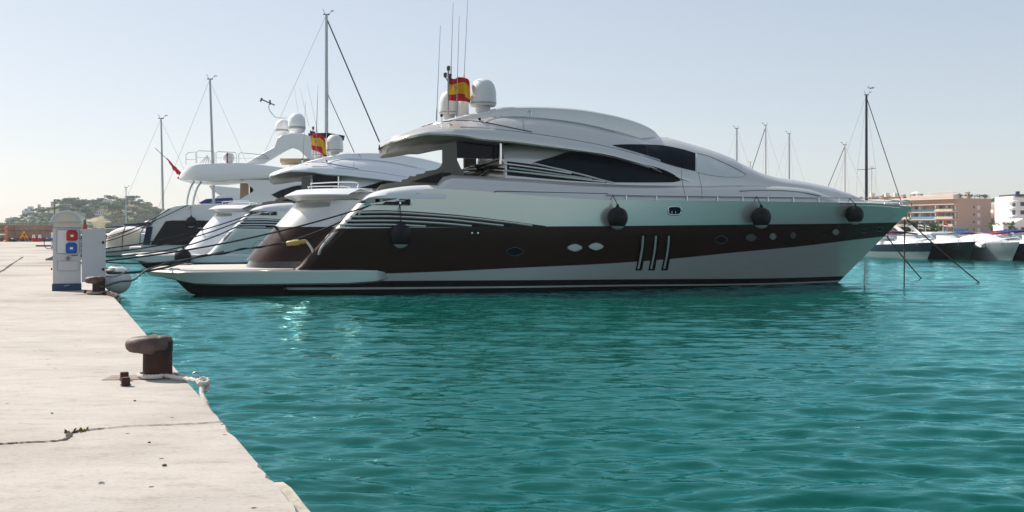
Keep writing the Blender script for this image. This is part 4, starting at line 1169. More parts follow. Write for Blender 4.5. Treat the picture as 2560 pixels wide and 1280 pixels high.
def far_rope():
    p = on_level(247, 736, QZ); o = Vector((p.x, p.y, QZ)); root = empty('looped_rope', o, 0, 'old brown rope lying round the far bollard and over the quay edge', 'rope')
    e = edge(p.y - .9, -.03); e = Vector((e.x, e.y, QZ)) - o
    for k, (dr, zz) in enumerate(((.13, .025), (.16, .03))):
        lp = [Vector((dr*math.cos(a), dr*math.sin(a), zz)) for a in np.linspace(R(-30), R(-330), 10)]
        twisted([e + Vector((-.05*k, .12*k, .02))] + lp + [e*.6 + Vector((0, .05, .05)), e + Vector((.02, 0, .01)), e + Vector((.06, -.3, -.25))], .022, 'loop', 'rope_tan' if k else 'rust_iron', root)
mat('rope_tan', (0.30, 0.25, 0.19), rough=0.9, var=0.3, vscale=14)
far_rope()

# ---- power pedestal with its door open
def pedestal():
    p = on_level(167, 727, QZ); a = math.atan2(-p.x, p.y)
    root = empty('power_pedestal', (p.x, p.y, QZ), a, 'grey shore power pedestal with red and blue sockets and its door open', 'power pedestal')
    k = p.y / math.cos(a) / F * 1.0               # metres per photo pixel at the pedestal
    k = math.hypot(p.x, p.y) / math.hypot(F, 1113)
    W = 66 * k; Dp = .34
    X = lambda px: (px - 166.5) * k; Z = lambda py: (727 - py) * k * 1.0
    def bx(name, x0, x1, y0, y1, z0, z1, mt, par=root, bev=.004, mi=0):
        m_ = MB(); m_.box(((X(x0)+X(x1))/2, (y0+y1)/2, (Z(z0)+Z(z1))/2), (X(x1)-X(x0), abs(y1-y0), abs(Z(z1)-Z(z0)))); return m_.build(name, mt, par, bevel=bev)
    bx('base', 132.5, 200.5, -.012, Dp, 727.5, 709.5, 'cabinet_base')
    bx('body', 134.5, 199, 0, Dp, 709.5, 569, 'cabinet_grey', bev=.008)
    # arched hood with an inset lamp window
    arch = [(X(166.5) + math.cos(t)*X(166.5 + 36.5)*1.0, Z(556) + math.sin(t)*(Z(527.5) - Z(556))) for t in np.linspace(0, math.pi, 21)]
    m_ = MB(); m_.prism([(x, -.04, z) for x, z in arch] , (0, Dp + .06, 0)); hd = m_.build('hood', 'cabinet_hood', root, smooth=35, bevel=.01)
    inner = [(X(166.5) + math.cos(t)*X(166.5 + 24)*1.0, Z(549.5) + math.sin(t)*(Z(535) - Z(549.5))) for t in np.linspace(R(-12), R(192), 17)]
    m_ = MB(); m_.prism([(x, -.052, z) for x, z in inner], (0, .02, 0)); m_.build('lamp_window', 'lamp_cream', hd, smooth=30)
    m_ = MB(); arch2 = [(x*1.0, Z(552) + (z - Z(556))*1.12) for x, z in arch]; m_.tube([(x, -.045, z) for x, z in [(a_[0]*.985, a_[1]) for a_ in arch]], .012, 6); m_.build('hood_rim', 'cabinet_pale', hd)
    bx('neck', 136, 198, -.004, Dp - .01, 571, 555, 'cabinet_cream')
    bx('top_seam', 135, 199.5, -.006, 0.0, 570, 569, 'dark_grey', bev=0)
    pn = bx('socket_panel', 144, 195, -.014, 0, 633, 575, 'cabinet_pale')
    for x0, x1, z0, z1 in ((144, 195, 633.4, 632.8), (144, 195, 575.2, 574.6), (143.7, 144.3, 633, 575), (194.7, 195.3, 633, 575)): bx('panel_gasket', x0, x1, -.017, -.013, z0, z1, 'dark_grey', pn, 0)
    for (cx, cy, mt, nm) in ((178.5, 589.5, 'socket_red', 'red_socket'), (177, 620.5, 'socket_blue', 'blue_socket')):
        m_ = MB(); w = 13.0; out = []
        for sx, sy in ((1, 1), (-1, 1), (-1, -1), (1, -1)):
            for q in range(5):
                t = R(90) * q / 4 + {(1,1): 0, (-1,1): R(90), (-1,-1): R(180), (1,-1): R(270)}[(sx, sy)]
                out.append((X(cx) + (sx*(w - 4) + 4*math.cos(t))*k, -.014, Z(cy) + (sy*(w - 5) + 4*math.sin(t))*k))
        m_.prism(out, (0, -.045, 0)); so = m_.build(nm, mt, root, smooth=30, bevel=.008)
        m_ = MB(); c = (X(cx), -.06, Z(cy)); m_.add([(c[0] + 10.5*k*math.cos(t), -.06 - (.016 if j else 0), c[2] + 10.5*k*math.sin(t)*.98) for j in (0, 1) for t in np.linspace(0, 2*math.pi, 20, endpoint=False)], [tuple(range(20, 40))] + [(i, (i+1) % 20, 20 + (i+1) % 20, 20 + i) for i in range(20)]); m_.build('cap', mt, so, smooth=30, bevel=.004)
        bx('label_plate', cx - 3.6, cx + 3.6, -.081, -.075, cy + 2.4, cy - 2.4, 'paper_white', so, 0)
        bx('hinge_tab', cx - 9, cx + 9, -.066, -.05, cy - 11, cy - 14, mt, so)
        for sx in (-10.5, 10.5):
            for sy in (-10, 10):
                m_ = MB(); m_.lathe([(.007, -.002), (.007, .004), (.0, .005)], (0, 0, 0), 8); s1_ = m_.build('screw', 'dark_grey', so); s1_.location = (X(cx + sx), -.0595, Z(cy + sy)); s1_.rotation_euler = (R(90), 0, 0)
    m_ = MB(); m_.lathe([(.03, 0), (.03, .02), (.022, .03), (.018, .055), (.024, .06), (.024, .075), (0, .08)], (0, 0, 0), 14); tp = m_.build('tap', 'tap_metal', root); tp.location = (X(169), 0, Z(646)); tp.rotation_euler = (R(90), 0, 0)
    bx('door_latch', 177, 192, -.02, -.002, 639.5, 638, 'dark_grey')
    fl = bx('lower_hatch', 145, 194, -.006, 0, 677, 652.5, 'cabinet_grey')
    for x0, x1, z0, z1 in ((145, 194, 677.3, 676.8), (145, 194, 652.7, 652.2), (144.7, 145.3, 677, 652.5), (193.7, 194.3, 677, 652.5)): bx('hatch_seam', x0, x1, -.0085, -.005, z0, z1, 'cabinet_seam', fl, 0)
    dr = bx('door', 201, 257.5, -.01, .025, 706, 572.5, 'cabinet_door')
    for y in (606.5, 674.5):
        m_ = MB(); m_.lathe([(.022, 0), (.022, .012), (.012, .014), (.010, .02), (.0, .021)], (0, 0, 0), 14); kn = m_.build('lock', 'rubber', dr); kn.location = (X(251), -.011, Z(y)); kn.rotation_euler = (R(90), 0, 0)
    for y in (640, 596): bx('hinge', 198.5, 200.5, -.016, .01, y + 3, y - 3, 'rubber')
    bx('side_lock', 130, 133.5, .02, .05, 675, 669.5, 'rubber')
    m_ = MB(); m_.tube([(X(160), -.0145, Z(715)), (X(172), -.0145, Z(712.5))], .004, 5); m_.build('scratch', 'cabinet_pale', root)
mat('cabinet_hood', (0.46, 0.52, 0.54), rough=0.5)
mat('cabinet_cream', (0.56, 0.52, 0.47), rough=0.6)
mat('cabinet_door', (0.50, 0.52, 0.545), rough=0.5, var=0.02, vscale=4)
mat('cabinet_seam', (0.22, 0.23, 0.24), rough=0.6)  # darker grey of the hatch seam strips
mat('lamp_cream', (0.55, 0.51, 0.43), rough=0.5)
mat('tap_metal', (0.20, 0.18, 0.15), rough=0.35, metal=0.8)
pedestal()

# ---- mooring buoy with chain and spring
def buoy():
    c = at(291, 698, 31.5); r = .44
    root = empty('mooring_buoy', (c.x, c.y, 0), 0, 'white round mooring buoy floating behind the far bollard', 'buoy')
    zc = c.z - .02
    m_ = MB(); m_.lathe([(r*math.sin(a), -r*math.cos(a)) for a in np.linspace(.02, math.pi - .02, 18)], (0, 0, zc), 28); bd = m_.build('body', 'buoy_white', root)
    m_ = MB(); m_.lathe([(r*math.sin(a)*1.005, -r*math.cos(a)*1.005) for a in np.linspace(R(158), R(178), 5)], (0, 0, zc), 20); m_.build('top_cap', 'canvas_navy', root)
    o = Vector((c.x, c.y, 0)); a, b_ = at(262, 675, 27.5), at(287, 676, 28.2)
    m_ = MB(); m_.tube([a.lerp(b_, i/120) - o + Vector((0, .05*math.cos(i*.55), .055*math.sin(i*.55))) for i in range(121)], .009, 5); sp = m_.build('spring', 'spring_steel', None); sp.parent = root
    ch = MB(); P = sag(at(263, 690, 27.5), at(322, 671, 28.8), .10, 22)
    for i in range(22):
        q0, q1 = P[i] - o, P[i+1] - o; t = (q1 - q0); m0 = (q0 + q1)/2; n1 = t.normalized().cross(Vector((0, 1, 0)) if i % 2 else Vector((0, 0, 1))).normalized()
        ch.tube([m0 + t*.62*math.cos(u) + n1*.022*math.sin(u) for u in np.linspace(0, 2*math.pi, 10)], .008, 5, caps=False)
    ch.build('chain', 'spring_steel', root)
mat('spring_steel', (0.16, 0.15, 0.14), rough=0.5, metal=0.6)
buoy()

# ---- far end of the quay: breakwater wall, road works, lamps
WY = 97.0
def breakwater():
    root = empty('breakwater_wall', (-45, WY, QZ), 0, 'long tan concrete breakwater wall behind the cones', 'wall')
    h = 1.56; rr = random.Random(4); L0, n, pw = -21.0, 5, 4.9
    for i in range(n):
        for j, (z0, z1) in enumerate(((.30, .98), (1.0, h - .06))):
            m_ = MB(); m_.box((L0 + pw*i + pw/2, .25 + .01*rr.random(), (z0 + z1)/2), (pw - .035, .5, z1 - z0 - .02)); m_.build('wall_panel', 'wall_concrete', root, bevel=.012)
    m_ = MB(); m_.box((L0 + pw*n/2, .28, .15), (pw*n, .62, .30)); m_.build('plinth', 'wall_base', root)
    m_ = MB(); m_.box((L0 + pw*n/2, .25, h - .02), (pw*n, .62, .08)); m_.build('coping', 'wall_coping', root)
    m_ = MB(); m_.box((L0 + pw*n/2, .30, .9), (pw*n - .1, .38, 1.2)); m_.build('core', 'wall_base', root)
mat('wall_base', (0.16, 0.13, 0.10), rough=0.95, var=0.2, vscale=1)
mat('wall_coping', (0.46, 0.37, 0.28), rough=0.9)
breakwater()

mat('cone_red', (0.50, 0.016, 0.014), rough=0.5)
mat('cone_white', (0.75, 0.75, 0.73), rough=0.5)
def cone(px, label):
    d = 95.0; p = at(px, 577 + F/d, d)
    root = empty('traffic_cone', (p.x, p.y, QZ), 0, label, 'traffic cone', 'red and white cones before the wall')
    m_ = MB(); m_.box((0, 0, .04), (.46, .46, .08)); m_.build('base', 'cone_red', root, bevel=.015)
    R0 = lambda z: .19 - .145*(z - .08)/.92
    for z0, z1, mt, nm in ((.08, .34, 'cone_red', 'lower_band'), (.34, .66, 'cone_white', 'white_band'), (.66, 1.0, 'cone_red', 'tip')):
        m_ = MB(); m_.lathe([(R0(z0), z0), (R0(z1), z1)], (0, 0, 0), 16); m_.build(nm, mt, root)
cone(84.5, 'red and white traffic cone next to the warning sign, the left of two')
cone(99.5, 'red and white traffic cone, the right of two before the wall')
mat('sign_yellow', (0.72, 0.36, 0.01), rough=0.5)
mat('sign_red', (0.42, 0.02, 0.015), rough=0.5)
mat('sign_black', (0.01, 0.01, 0.01), rough=0.5)
def sign():
    d = 94.5; p = at(60, 577 + F/d, d); root = empty('warning_sign', (p.x, p.y, QZ), 0, 'yellow triangular road works sign with red border on folding legs', 'sign')
    def tri(w, h, z0, y, r=.08, n=4):
        C = [(-w/2, z0), (w/2, z0), (0, z0 + h)]; out = []
        for i in range(3):
            a, b_, c = Vector(C[i-1]), Vector(C[i]), Vector(C[(i+1) % 3])
            p0, p1 = b_ + (a - b_).normalized()*r, b_ + (c - b_).normalized()*r
            for q in range(n + 1):
                t = q/n; v = p0*(1-t)**2 + b_*2*t*(1-t) + p1*t*t; out.append((v.x, y, v.y))
        return out
    m_ = MB(); m_.prism(tri(1.04, .90, .28, 0), (0, .02, 0)); m_.build('border', 'sign_red', root, smooth=30)
    m_ = MB(); m_.prism(tri(.82, .70, .345, -.006), (0, .006, 0)); m_.build('face', 'sign_yellow', root, smooth=30)
    # symbol: a truck tipping a heap
    m_ = MB()
    for poly in ([(-.02, .74), (.12, .74), (.12, .46), (.20, .46), (.20, .40), (.07, .40), (.07, .52), (-.02, .66)], [(-.20, .42), (-.12, .50), (-.05, .46), (.02, .42), (.0, .39), (-.2, .39)], [(-.07, .70), (-.02, .74), (-.02, .66), (-.06, .60), (-.12, .56), (-.10, .60)]):
        m_.prism([(x, -.009, z) for x, z in poly], (0, .003, 0))
    m_.build('symbol', 'sign_black', root, smooth=0)
    for x0, x1, y0 in ((-.30, -.48, -.1), (.0, .02, .35), (.30, .5, -.1)):
        m_ = MB(); m_.tube([(x0, .01, .32), (x1, y0, 0)], .016, 6); m_.build('leg', 'steel', root)
sign()
mat('post_orange', (0.50, 0.16, 0.09), rough=0.7, var=0.2, vscale=6)
def barrier():
    d = 95.0; p = at(17, 577 + F/d, d); root = empty('barrier_post', (p.x, p.y, QZ), 0, 'orange plastic barrier post at the far left before the wall', 'barrier')
    m_ = MB(); m_.lathe([(.34, 0), (.30, .08), (.19, .14), (.17, .5), (.16, 1.0), (.19, 1.1), (.19, 1.25), (.12, 1.38), (.0, 1.42)], (0, 0, 0), 14); m_.build('post', 'post_orange', root)
    for z in (.45, .7, .95):
        m_ = MB(); m_.box((0, -.17, z), (.12, .04, .12)); m_.build('slot', 'wall_coping', root)
    m_ = MB(); m_.tube([(-2.6, .0, .66), (-.1, 0, .66)], .05, 8); m_.build('rail', 'cone_white', root)
barrier()
m_ = MB(); m_.lathe([(.30, 0), (.36, .08), (.34, .2), (.2, .3), (.0, .32)], (0, 0, 0), 12, sy=.7); p = at(33, 604, 95); tag(m_.build('rubble_sack', 'dark_grey', None, loc=(p.x, p.y, QZ)), 'small dark sack on the ground beside the orange barrier post', 'sack')

def hose_stand():
    d = 55.0; p = at(127, 577 + F/d, d); root = empty('hose_stand', (p.x, p.y, QZ), 0, 'white post with a coiled blue hose behind the pedestal', 'hose stand')
    m_ = MB(); m_.box((.14, 0, .45), (.18, .18, .9)); m_.build('post', 'gel_bright', root, bevel=.02)
    m_ = MB(); m_.tube([(-.06 + .24*math.cos(a), -.12 - .02*math.sin(3*a), .32 + .27*math.sin(a)) for a in np.linspace(0, 4*math.pi, 40)], .018, 6); m_.build('hose', 'canvas_blue', root)
    m_ = MB(); m_.box((.0, -.12, .56), (.4, .12, .1)); m_.build('reel', 'socket_blue', root, bevel=.02)
hose_stand()
def gangway():
    p = on_level(113, 651, QZ); root = empty('gangway_end', (p.x, p.y, QZ), 0, 'grey end of a gangway resting on the quay behind the pedestal', 'gangway')
    m_ = MB(); m_.prism([(0, 0, .0), (.85, .1, .0), (.85, .1, .05), (.3, .05, .16), (0, 0, .06)], (0, .45, 0)); m_.build('plate', 'steel_dull', root, bevel=.01)
    m_ = MB(); m_.tube(spline([(.25, .0, .12), (.4, 0, .26), (.6, .0, .28), (.75, 0, .22)], 5), .025, 6); m_.build('handle', 'rubber', root)
mat('steel_dull', (0.20, 0.22, 0.23), rough=0.5, metal=0.4)
gangway()
for px, lb in ((60, 'a'), ):
    m_ = MB(); q0, q1 = on_level(90, 616.5, QZ), on_level(131, 616.5, QZ); m_.tube([q0 + Vector((0, 0, .05)), q1 + Vector((0, 0, .05))], .05, 7); tag(m_.build('pole', 'dark_grey'), 'dark pole lying on the quay left of the pedestal', 'pole')

# street lamps with two swept arms beyond the wall, and one tall pole
def lamp(px, ytop, ybase, d, label, arms=True):
    zt = CAM_Z - (ytop - HY) / F * d; X_ = (px - CX) / F * d
    root = empty('street_lamp', (X_, d, .9), 0, label, 'street lamp', 'double-armed lamps behind the wall'); h = zt - .9; w = h * .16
    m_ = MB(); m_.tube([(0, 0, 0), (0, 0, h*.9)], [.12, .08], 8); m_.build('pole', 'lamp_grey', root)
    for s_ in (-1, 1):
        m_ = MB(); m_.tube(spline([(0, 0, h*.88), (s_*w*.5, 0, h*.90), (s_*w, 0, h*1.0)], 5), [.09]*5 + [.12]*6, 7); m_.build('arm', 'lamp_grey', root)
        m_ = MB(); m_.box((s_*w*1.06, 0, h*1.02), (.5, .3, .16)); m_.build('lamp_head', 'lamp_grey', root, bevel=.04)
mat('lamp_grey', (0.55, 0.58, 0.60), rough=0.4)
lamp(24, 547.5, 570, 190, 'double-armed lamp post farthest left above the wall')
lamp(70, 549.5, 570, 190, 'short-looking double-armed lamp post above the warning sign')
lamp(91, 539.5, 570, 170, 'tallest double-armed lamp post above the two cones')
lamp(123, 549, 570, 190, 'double-armed lamp post just left of the pedestal hood')
def tall_pole():
    d = 140.0; zt = CAM_Z - (498 - HY) / F * d; root = empty('floodlight_pole', ((136 - CX) / F * d, d, .9), 0, 'tall thin pole with a floodlight behind the pedestal', 'floodlight'); h = zt - .9
    m_ = MB(); m_.tube([(0, 0, 0), (0, 0, h)], [.13, .09], 8); m_.build('pole', 'pole_tan', root)
    m_ = MB(); m_.box((.32, 0, h - .1), (.7, .3, .16)); m_.build('floodlight', 'dark_grey', root, bevel=.03)
    for z in (.62, .78): 
        m_ = MB(); m_.box((.16, 0, h*z), (.34, .2, .14)); m_.build('bracket', 'dark_grey', root)
mat('pole_tan', (0.36, 0.30, 0.26), rough=0.7)
tall_pole()

# ================================================================== sailing boats (masts behind the yachts)
mat('mast_grey', (0.42, 0.44, 0.45), rough=0.4, metal=0.5)
mat('mast_dark', (0.018, 0.020, 0.026), rough=0.4)
mat('mast_white', (0.66, 0.66, 0.66), rough=0.4)
mat('wire', (0.22, 0.23, 0.24), rough=0.5)
mat('hull_navy', (0.008, 0.012, 0.030), rough=0.25, coat=0.4)
mat('hull_black', (0.005, 0.006, 0.009), rough=0.25, coat=0.4)
mat('hull_grey', (0.42, 0.46, 0.47), rough=0.35)
def boat_hull(root, L, B, fb, mt, bow=.18, name='hull', stripe=None):
    """stern at -L/2, bow at +L/2; fb = freeboard"""
    m_ = MB(); rows = []; N_ = 22
    for i in range(N_ + 1):
        u = i / N_; h_ = B/2 * (1 - max(0, (u - .35)/.65) ** 2.1) * (.88 + .12*min(1, u/.3)); h_ = max(h_, .004)
        zt = fb * (1 + .28 * u ** 2); x = -L/2 + L*u
        pr = [(x - L*bow*.75*u**3, h_*.55, -.35), (x - L*bow*.62*u**3, h_*.78, .0), (x - L*bow*.34*u**3, h_*.90, zt*.45), (x - L*bow*.33*u**3, h_*.905, zt*.46), (x, h_, zt), (x, max(h_ - .07, .002), zt + .03), (x, 0, zt + .07)]
        rows.append([(a, -b, c) for a, b, c in pr] + [(a, b, c) for a, b, c in pr[::-1][1:]])
    n = len(rows[0])
    for j in range(n - 1):
        mi = 1 if (stripe and (j in (0, 1, 2) or j in (n-2, n-3, n-4))) else (2 if j in (5, 6, n-6, n-7) else 0)
        m_.grid([[r[j] for r in rows], [r[j+1] for r in rows]], mi)
    m_.add(rows[0], [tuple(range(n))], 0)
    return m_.build(name, [mt, stripe or mt, 'gel_bright'], root, smooth=50)

def sailboat(px, ytop, d, h, L, label, mast='mast_grey', rm=.09, fore=True, lean=0.0, spread=((.62, 1.0),), hull='gel_bright', furl=None, back=True, inner=False):
    zt = CAM_Z - (ytop - HY) / F * d; X_ = (px - CX) / F * d
    root = empty('sailboat', (X_, d, 0), h, label, 'sailboat', 'sailing boats in the harbour')
    boat_hull(root, L, L*.29, 1.15, hull, bow=.14)
    m_ = MB(); m_.box((-.4, 0, 1.5), (L*.42, L*.15, .62), taper=.86); m_.build('cabin', 'gel_bright', root, bevel=.15)
    m_ = MB(); m_.tube([(lean, 0, zt), (lean*.4, 0, zt*.5), (0, 0, 1.2)], [rm*.75, rm, rm], 10); mo = m_.build('mast', mast, root)
    m_ = MB(); m_.tube([(-.2, 0, 2.4), (-L*.36, 0, 2.5)], .07, 8); m_.build('boom', mast, root)
    m_ = MB(); P = [(-.25, 0, 2.62), (-L*.12, 0, 2.75), (-L*.25, 0, 2.68), (-L*.35, 0, 2.6)]; m_.tube(spline(P, 5), [.18]*8 + [.14]*8, 9); m_.build('furled_sail', 'canvas_navy', root)
    bow_, st = (L*.47, 0, 1.5), (-L*.48, 0, 1.4)
    if fore:
        m_ = MB(); m_.tube([Vector((lean, 0, zt*.985)), Vector(bow_)], .012 if not furl else furl, 6); m_.build('forestay', 'wire' if not furl else 'mast_dark' if mast != 'mast_white' else 'canvas_navy', root)
    if inner:
        m_ = MB(); m_.tube([Vector((lean*.7, 0, zt*.68)), Vector((L*.33, 0, 1.5))], .035, 6); m_.build('inner_stay', 'mast_dark', root)
    if back:
        m_ = MB(); m_.tube([Vector((lean, 0, zt)), Vector(st)], .012, 5); m_.build('backstay', 'wire', root)
    for f_, w in spread:
        m_ = MB(); m_.tube([(lean*f_, -w, zt*f_), (lean*f_, 0, zt*f_ - .05), (lean*f_, w, zt*f_)], .03, 5); m_.build('spreader', mast, root)
    for s_ in (-1, 1):
        w = spread[0][1]; m_ = MB(); m_.tube([(lean, 0, zt*.97), (lean*.6, s_*w, zt*spread[0][0]), (-.1, s_*L*.13, 1.2)], .010, 5); m_.build('shroud', 'wire', root)
    m_ = MB(); m_.box((lean, 0, zt), (.55, .1, .08)); m_.tube([(lean + .1, 0, zt), (lean + .5, 0, zt + .3)], .02, 5); m_.tube([(lean - .1, 0, zt), (lean - .3, 0, zt + .45)], .02, 5); m_.box((lean + .52, 0, zt + .32), (.3, .04, .06)); m_.build('masthead', 'dark_grey', mo)
    return root
sailboat(816, 36, 88, R(14), 17, 'sailing boat with the tallest thick grey mast, behind the second yacht', rm=.16, furl=.06, spread=((.60, 1.2),), inner=True)
sailboat(537, 198, 100, R(12), 13, 'sailing boat with a leaning grey mast above the flybridge rails', rm=.13, lean=-.45, spread=((.64, .9),), furl=.0 or None)
sailboat(409, 296, 108, R(12), 11, 'sailing boat with a grey mast left of the red furled flag', rm=.11, lean=-.25, spread=((.55, .8),))
sailboat(315, 469, 190, R(10), 10, 'far sailing boat with a thin pale mast before the wooded hill', 'mast_white', rm=.10, spread=((.45, 1.2),))
sailboat(2166, 237, 112, R(20), 13, 'sailing boat with a black mast rising behind the bow', 'mast_dark', rm=.16, furl=.045, spread=((.52, 1.5),))
sailboat(2112, 362, 150, R(190), 12, 'sailing boat with a pale mast and dark stay left of the black mast', 'mast_white', rm=.13, furl=.045, spread=((.42, 1.6),))
sailboat(2179, 420, 230, R(20), 11, 'faint far sailing boat mast just right of the black mast', 'mast_white', rm=.12, spread=((.5, 1.4),))
sailboat(1973, 334, 165, R(195), 12, 'sailing boat mast with one cross spreader above the foredeck, right of two pale masts', 'mast_grey', rm=.14, spread=((.40, 2.0),))
sailboat(1914, 313, 160, R(190), 12, 'sailing boat mast with a black furled stay above the windscreen', 'mast_white', rm=.15, furl=.05, spread=((.4, 1.8),))
sailboat(1842, 321, 150, R(200), 12, 'sailing boat mast leftmost above the windscreen cover', 'mast_grey', rm=.14, spread=((.42, 1.5),))
sailboat(1876, 406, 260, R(200), 10, 'small faint sailing boat mast between two taller masts', 'mast_white', rm=.13, spread=((.5, 1.2),))
sailboat(1674, 348, 190, R(200), 11, 'sailing boat whose masthead just shows above the yacht roof', 'mast_grey', rm=.12, spread=((.5, 1.2),))

# ================================================================== covered boats at the left
def covered_boat():
    d = 84.0; p = at(345, 618, d); root = empty('covered_boat', (p.x, d, 0), R(6), 'boat under a cream and white cover, right of the open pedestal door', 'boat')
    k = d / F
    boat_hull(root, 6.5, 2.3, .62, 'gel_bright')
    rows = []
    for i in range(22):
        u = i / 21; x = (-72 + 150*u) * k * 1.0; hgt = (.75 + 1.35*math.sin(math.pi*min(1, u*.95 + .05)) ** .6) * (1 - .35*u); w = 1.25*math.sin(math.pi*(.08 + .84*u)) ** .5
        rows.append([(x, w*math.cos(a)*1.0, .55 + (hgt)*math.sin(a) ** .8 if math.sin(a) > 0 else .55) for a in np.linspace(math.pi, 0, 13)])
    m_ = MB()
    for j in range(12): m_.grid([[r[j] for r in rows], [r[j+1] for r in rows]], 1 if 4 <= j <= 7 else 0)
    m_.add(rows[0], [tuple(range(13))]); m_.add(rows[-1], [tuple(range(13))])
    m_.build('cover', ['canvas_cream', 'cover_white'], root, smooth=60)
    m_ = MB()
    for u in (.3, .6): 
        r = rows[int(u*21)]; m_.tube([(a, b*1.02, c + .02) for a, b, c in r], .025, 5)
    m_.build('lashing', 'rope_black', root)
covered_boat()
def left_cruiser():
    d = 150.0; root = empty('moored_cruiser', ((372 - CX)/F*d, d, 0), R(10), 'distant white cruiser with a blue awning, right of the wooded hill', 'boat'); k = d/F
    boat_hull(root, 8.5, 3, 1.1, 'gel_bright')
    m_ = MB(); m_.box((-.2, 0, 1.9), (4.2, 2.4, 1.5), taper=.75); m_.build('cabin', 'gel_bright', root, bevel=.25)
    m_ = MB(); m_.box((.4, 0, 3.0), (2.4, 2.0, .9), taper=.7); m_.build('flybridge', 'gel_bright', root, bevel=.25)
    m_ = MB(); m_.prism([(-1.2, -1.4, 2.7), (1.4, -1.4, 3.5), (1.5, -1.4, 3.0), (-1.1, -1.4, 2.3)], (0, 2.6, 0)); m_.build('awning', 'canvas_blue', root, bevel=.05)
left_cruiser()
def small_boat(px, d, L, label, mt='gel_bright', cov=None):
    root = empty('moored_boat', ((px - CX)/F*d, d, 0), R(8), label, 'boat'); boat_hull(root, L, L*.33, .8, mt)
    m_ = MB(); m_.box((-.1*L, 0, 1.25), (L*.45, L*.24, .8), taper=.8); m_.build('cabin', 'gel_bright', root, bevel=.2)
    m_ = MB(); m_.box((-.05*L, -.0, 1.35), (L*.40, L*.235, .26)); m_.build('window_band', 'tinted_glass', root)
    return root
small_boat(225, 110, 7, 'white boat whose domed cabin top shows above the pedestal door')
small_boat(300, 140, 7, 'small white boat among the moorings below the hill')
small_boat(285, 115, 6, 'low white boat left of the covered boat, half hidden by mooring lines')
def harbour_light():
    d = 120.0; root = empty('harbour_beacon', ((212 - CX)/F*d, d, 1), 0, 'small red and green beacon behind the pedestal hood', 'beacon')
    z = CAM_Z - (545 - HY)/F*d - 1
    m_ = MB(); m_.lathe([(.35, 0), (.28, z*.55), (.2, z*.7)], (0, 0, 0), 10); m_.build('tower', 'cone_red', root)
    m_ = MB(); m_.lathe([(.2, z*.7), (.16, z*.92), (0, z)], (0, 0, 0), 10); m_.build('lantern', 'beacon_green', root)
mat('beacon_green', (0.03, 0.16, 0.10), rough=0.5)
harbour_light()

# ================================================================== hill on the left with trees and villas
def scrub_material(name, a, b, c):
    m = bpy.data.materials.new(name); m.use_nodes = True; nt = m.node_tree; p = nt.nodes['Principled BSDF']; L = nt.links.new
    p.inputs['Roughness'].default_value = 0.95; p.inputs['Specular IOR Level'].default_value = 0.1
    tc = nt.nodes.new('ShaderNodeTexCoord'); n = nt.nodes.new('ShaderNodeTexNoise'); n.inputs['Scale'].default_value = 0.055; n.inputs['Detail'].default_value = 9; n.inputs['Roughness'].default_value = .68
    r = nt.nodes.new('ShaderNodeValToRGB'); r.color_ramp.elements.new(.5)
    for e, (pos, cc) in zip(r.color_ramp.elements, ((.40, a), (.53, b), (.64, c))): e.position = pos; e.color = cc + (1,)
    L(tc.outputs['Object'], n.inputs['Vector']); L(n.outputs['Fac'], r.inputs['Fac']); L(r.outputs[0], p.inputs['Base Color']); M[name] = m
scrub_material('hill_scrub', (0.060, 0.085, 0.030), (0.16, 0.15, 0.075), (0.42, 0.33, 0.24))
ridge_px = pchip([(-700, 577), (-300, 574), (-80, 566), (0, 561), (28, 554), (60, 540), (100, 527), (145, 514), (165, 507), (230, 506), (270, 500), (300, 501), (335, 497), (352, 503), (385, 514), (415, 527), (440, 547), (470, 562), (520, 572), (640, 577)])
def hill_z(px, d):
    zr = (HY - ridge_px(px)) / F * 760.0 + 1.0
    u = min(max((d - 540) / 220.0, 0), 1); u = u*u*(3 - 2*u) if d <= 760 else max(0, 1 - (d - 760)/160) ** .7
    n = math.sin(px*.13 + d*.021) * 1.2 + math.sin(px*.31 - d*.05) * .7
    return max(.3, zr*u*(.94 + .0*n) + n*u*.8)
def build_hill():
    rows = []
    for d in list(np.linspace(500, 760, 34)) + [790, 830, 900]:
        rows.append([((px - CX)/F*d, d, hill_z(px, d)) for px in np.linspace(-700, 640, 130)])
    m_ = MB(); m_.grid(rows); tag(m_.build('hill', 'hill_scrub', smooth=70), kind='structure')
build_hill()

mat('villa_white', (0.84, 0.84, 0.82), rough=0.8)
mat('villa_pink', (0.58, 0.36, 0.28), rough=0.8)
mat('roof_tile', (0.42, 0.20, 0.14), rough=0.9, var=0.15, vscale=2)
mat('window_dark', (0.03, 0.04, 0.05), rough=0.2)
VILLAS = []
def villa(x0, x1, y0, y1, d, label, wall='villa_white', roof='villa_white', nw=3, wing=None):
    pm = (x0 + x1)/2; d = next((q for q in np.arange(548.0, 758.0, 2.0) if HY + F*(CAM_Z - hill_z(pm, q))/q <= y1 + .6), 756.0)
    VILLAS.append((x0 - 3, x1 + 3, d)); k = d/F; W, H = (x1 - x0)*k, (y1 - y0)*k; z = CAM_Z - (y1 - HY)*k
    rt = empty('villa', (((x0 + x1)/2 - CX)*k, d, z), 0, label, 'villa', 'villas on the hill')
    m_ = MB(); m_.box((0, W*.3, H*.5 - 1.5), (W, W*.6, H + 3)); m_.build('wall', wall, rt)
    m_ = MB(); m_.box((0, W*.3, H + .15), (W*1.06, W*.66, .3)); m_.build('roof', roof, rt)
    if wing: m_ = MB(); m_.box((W*wing, W*.2, H*.25 - 1.5), (W*.9, W*.5, H*.5 + 3)); m_.build('wing', wall, rt)
    for i in range(nw):
        m_ = MB(); m_.box((W*((i + .5)/nw - .5), -.03, H*.52), (W/nw*.42, .1, H*.34)); m_.build('window', 'window_dark', rt)
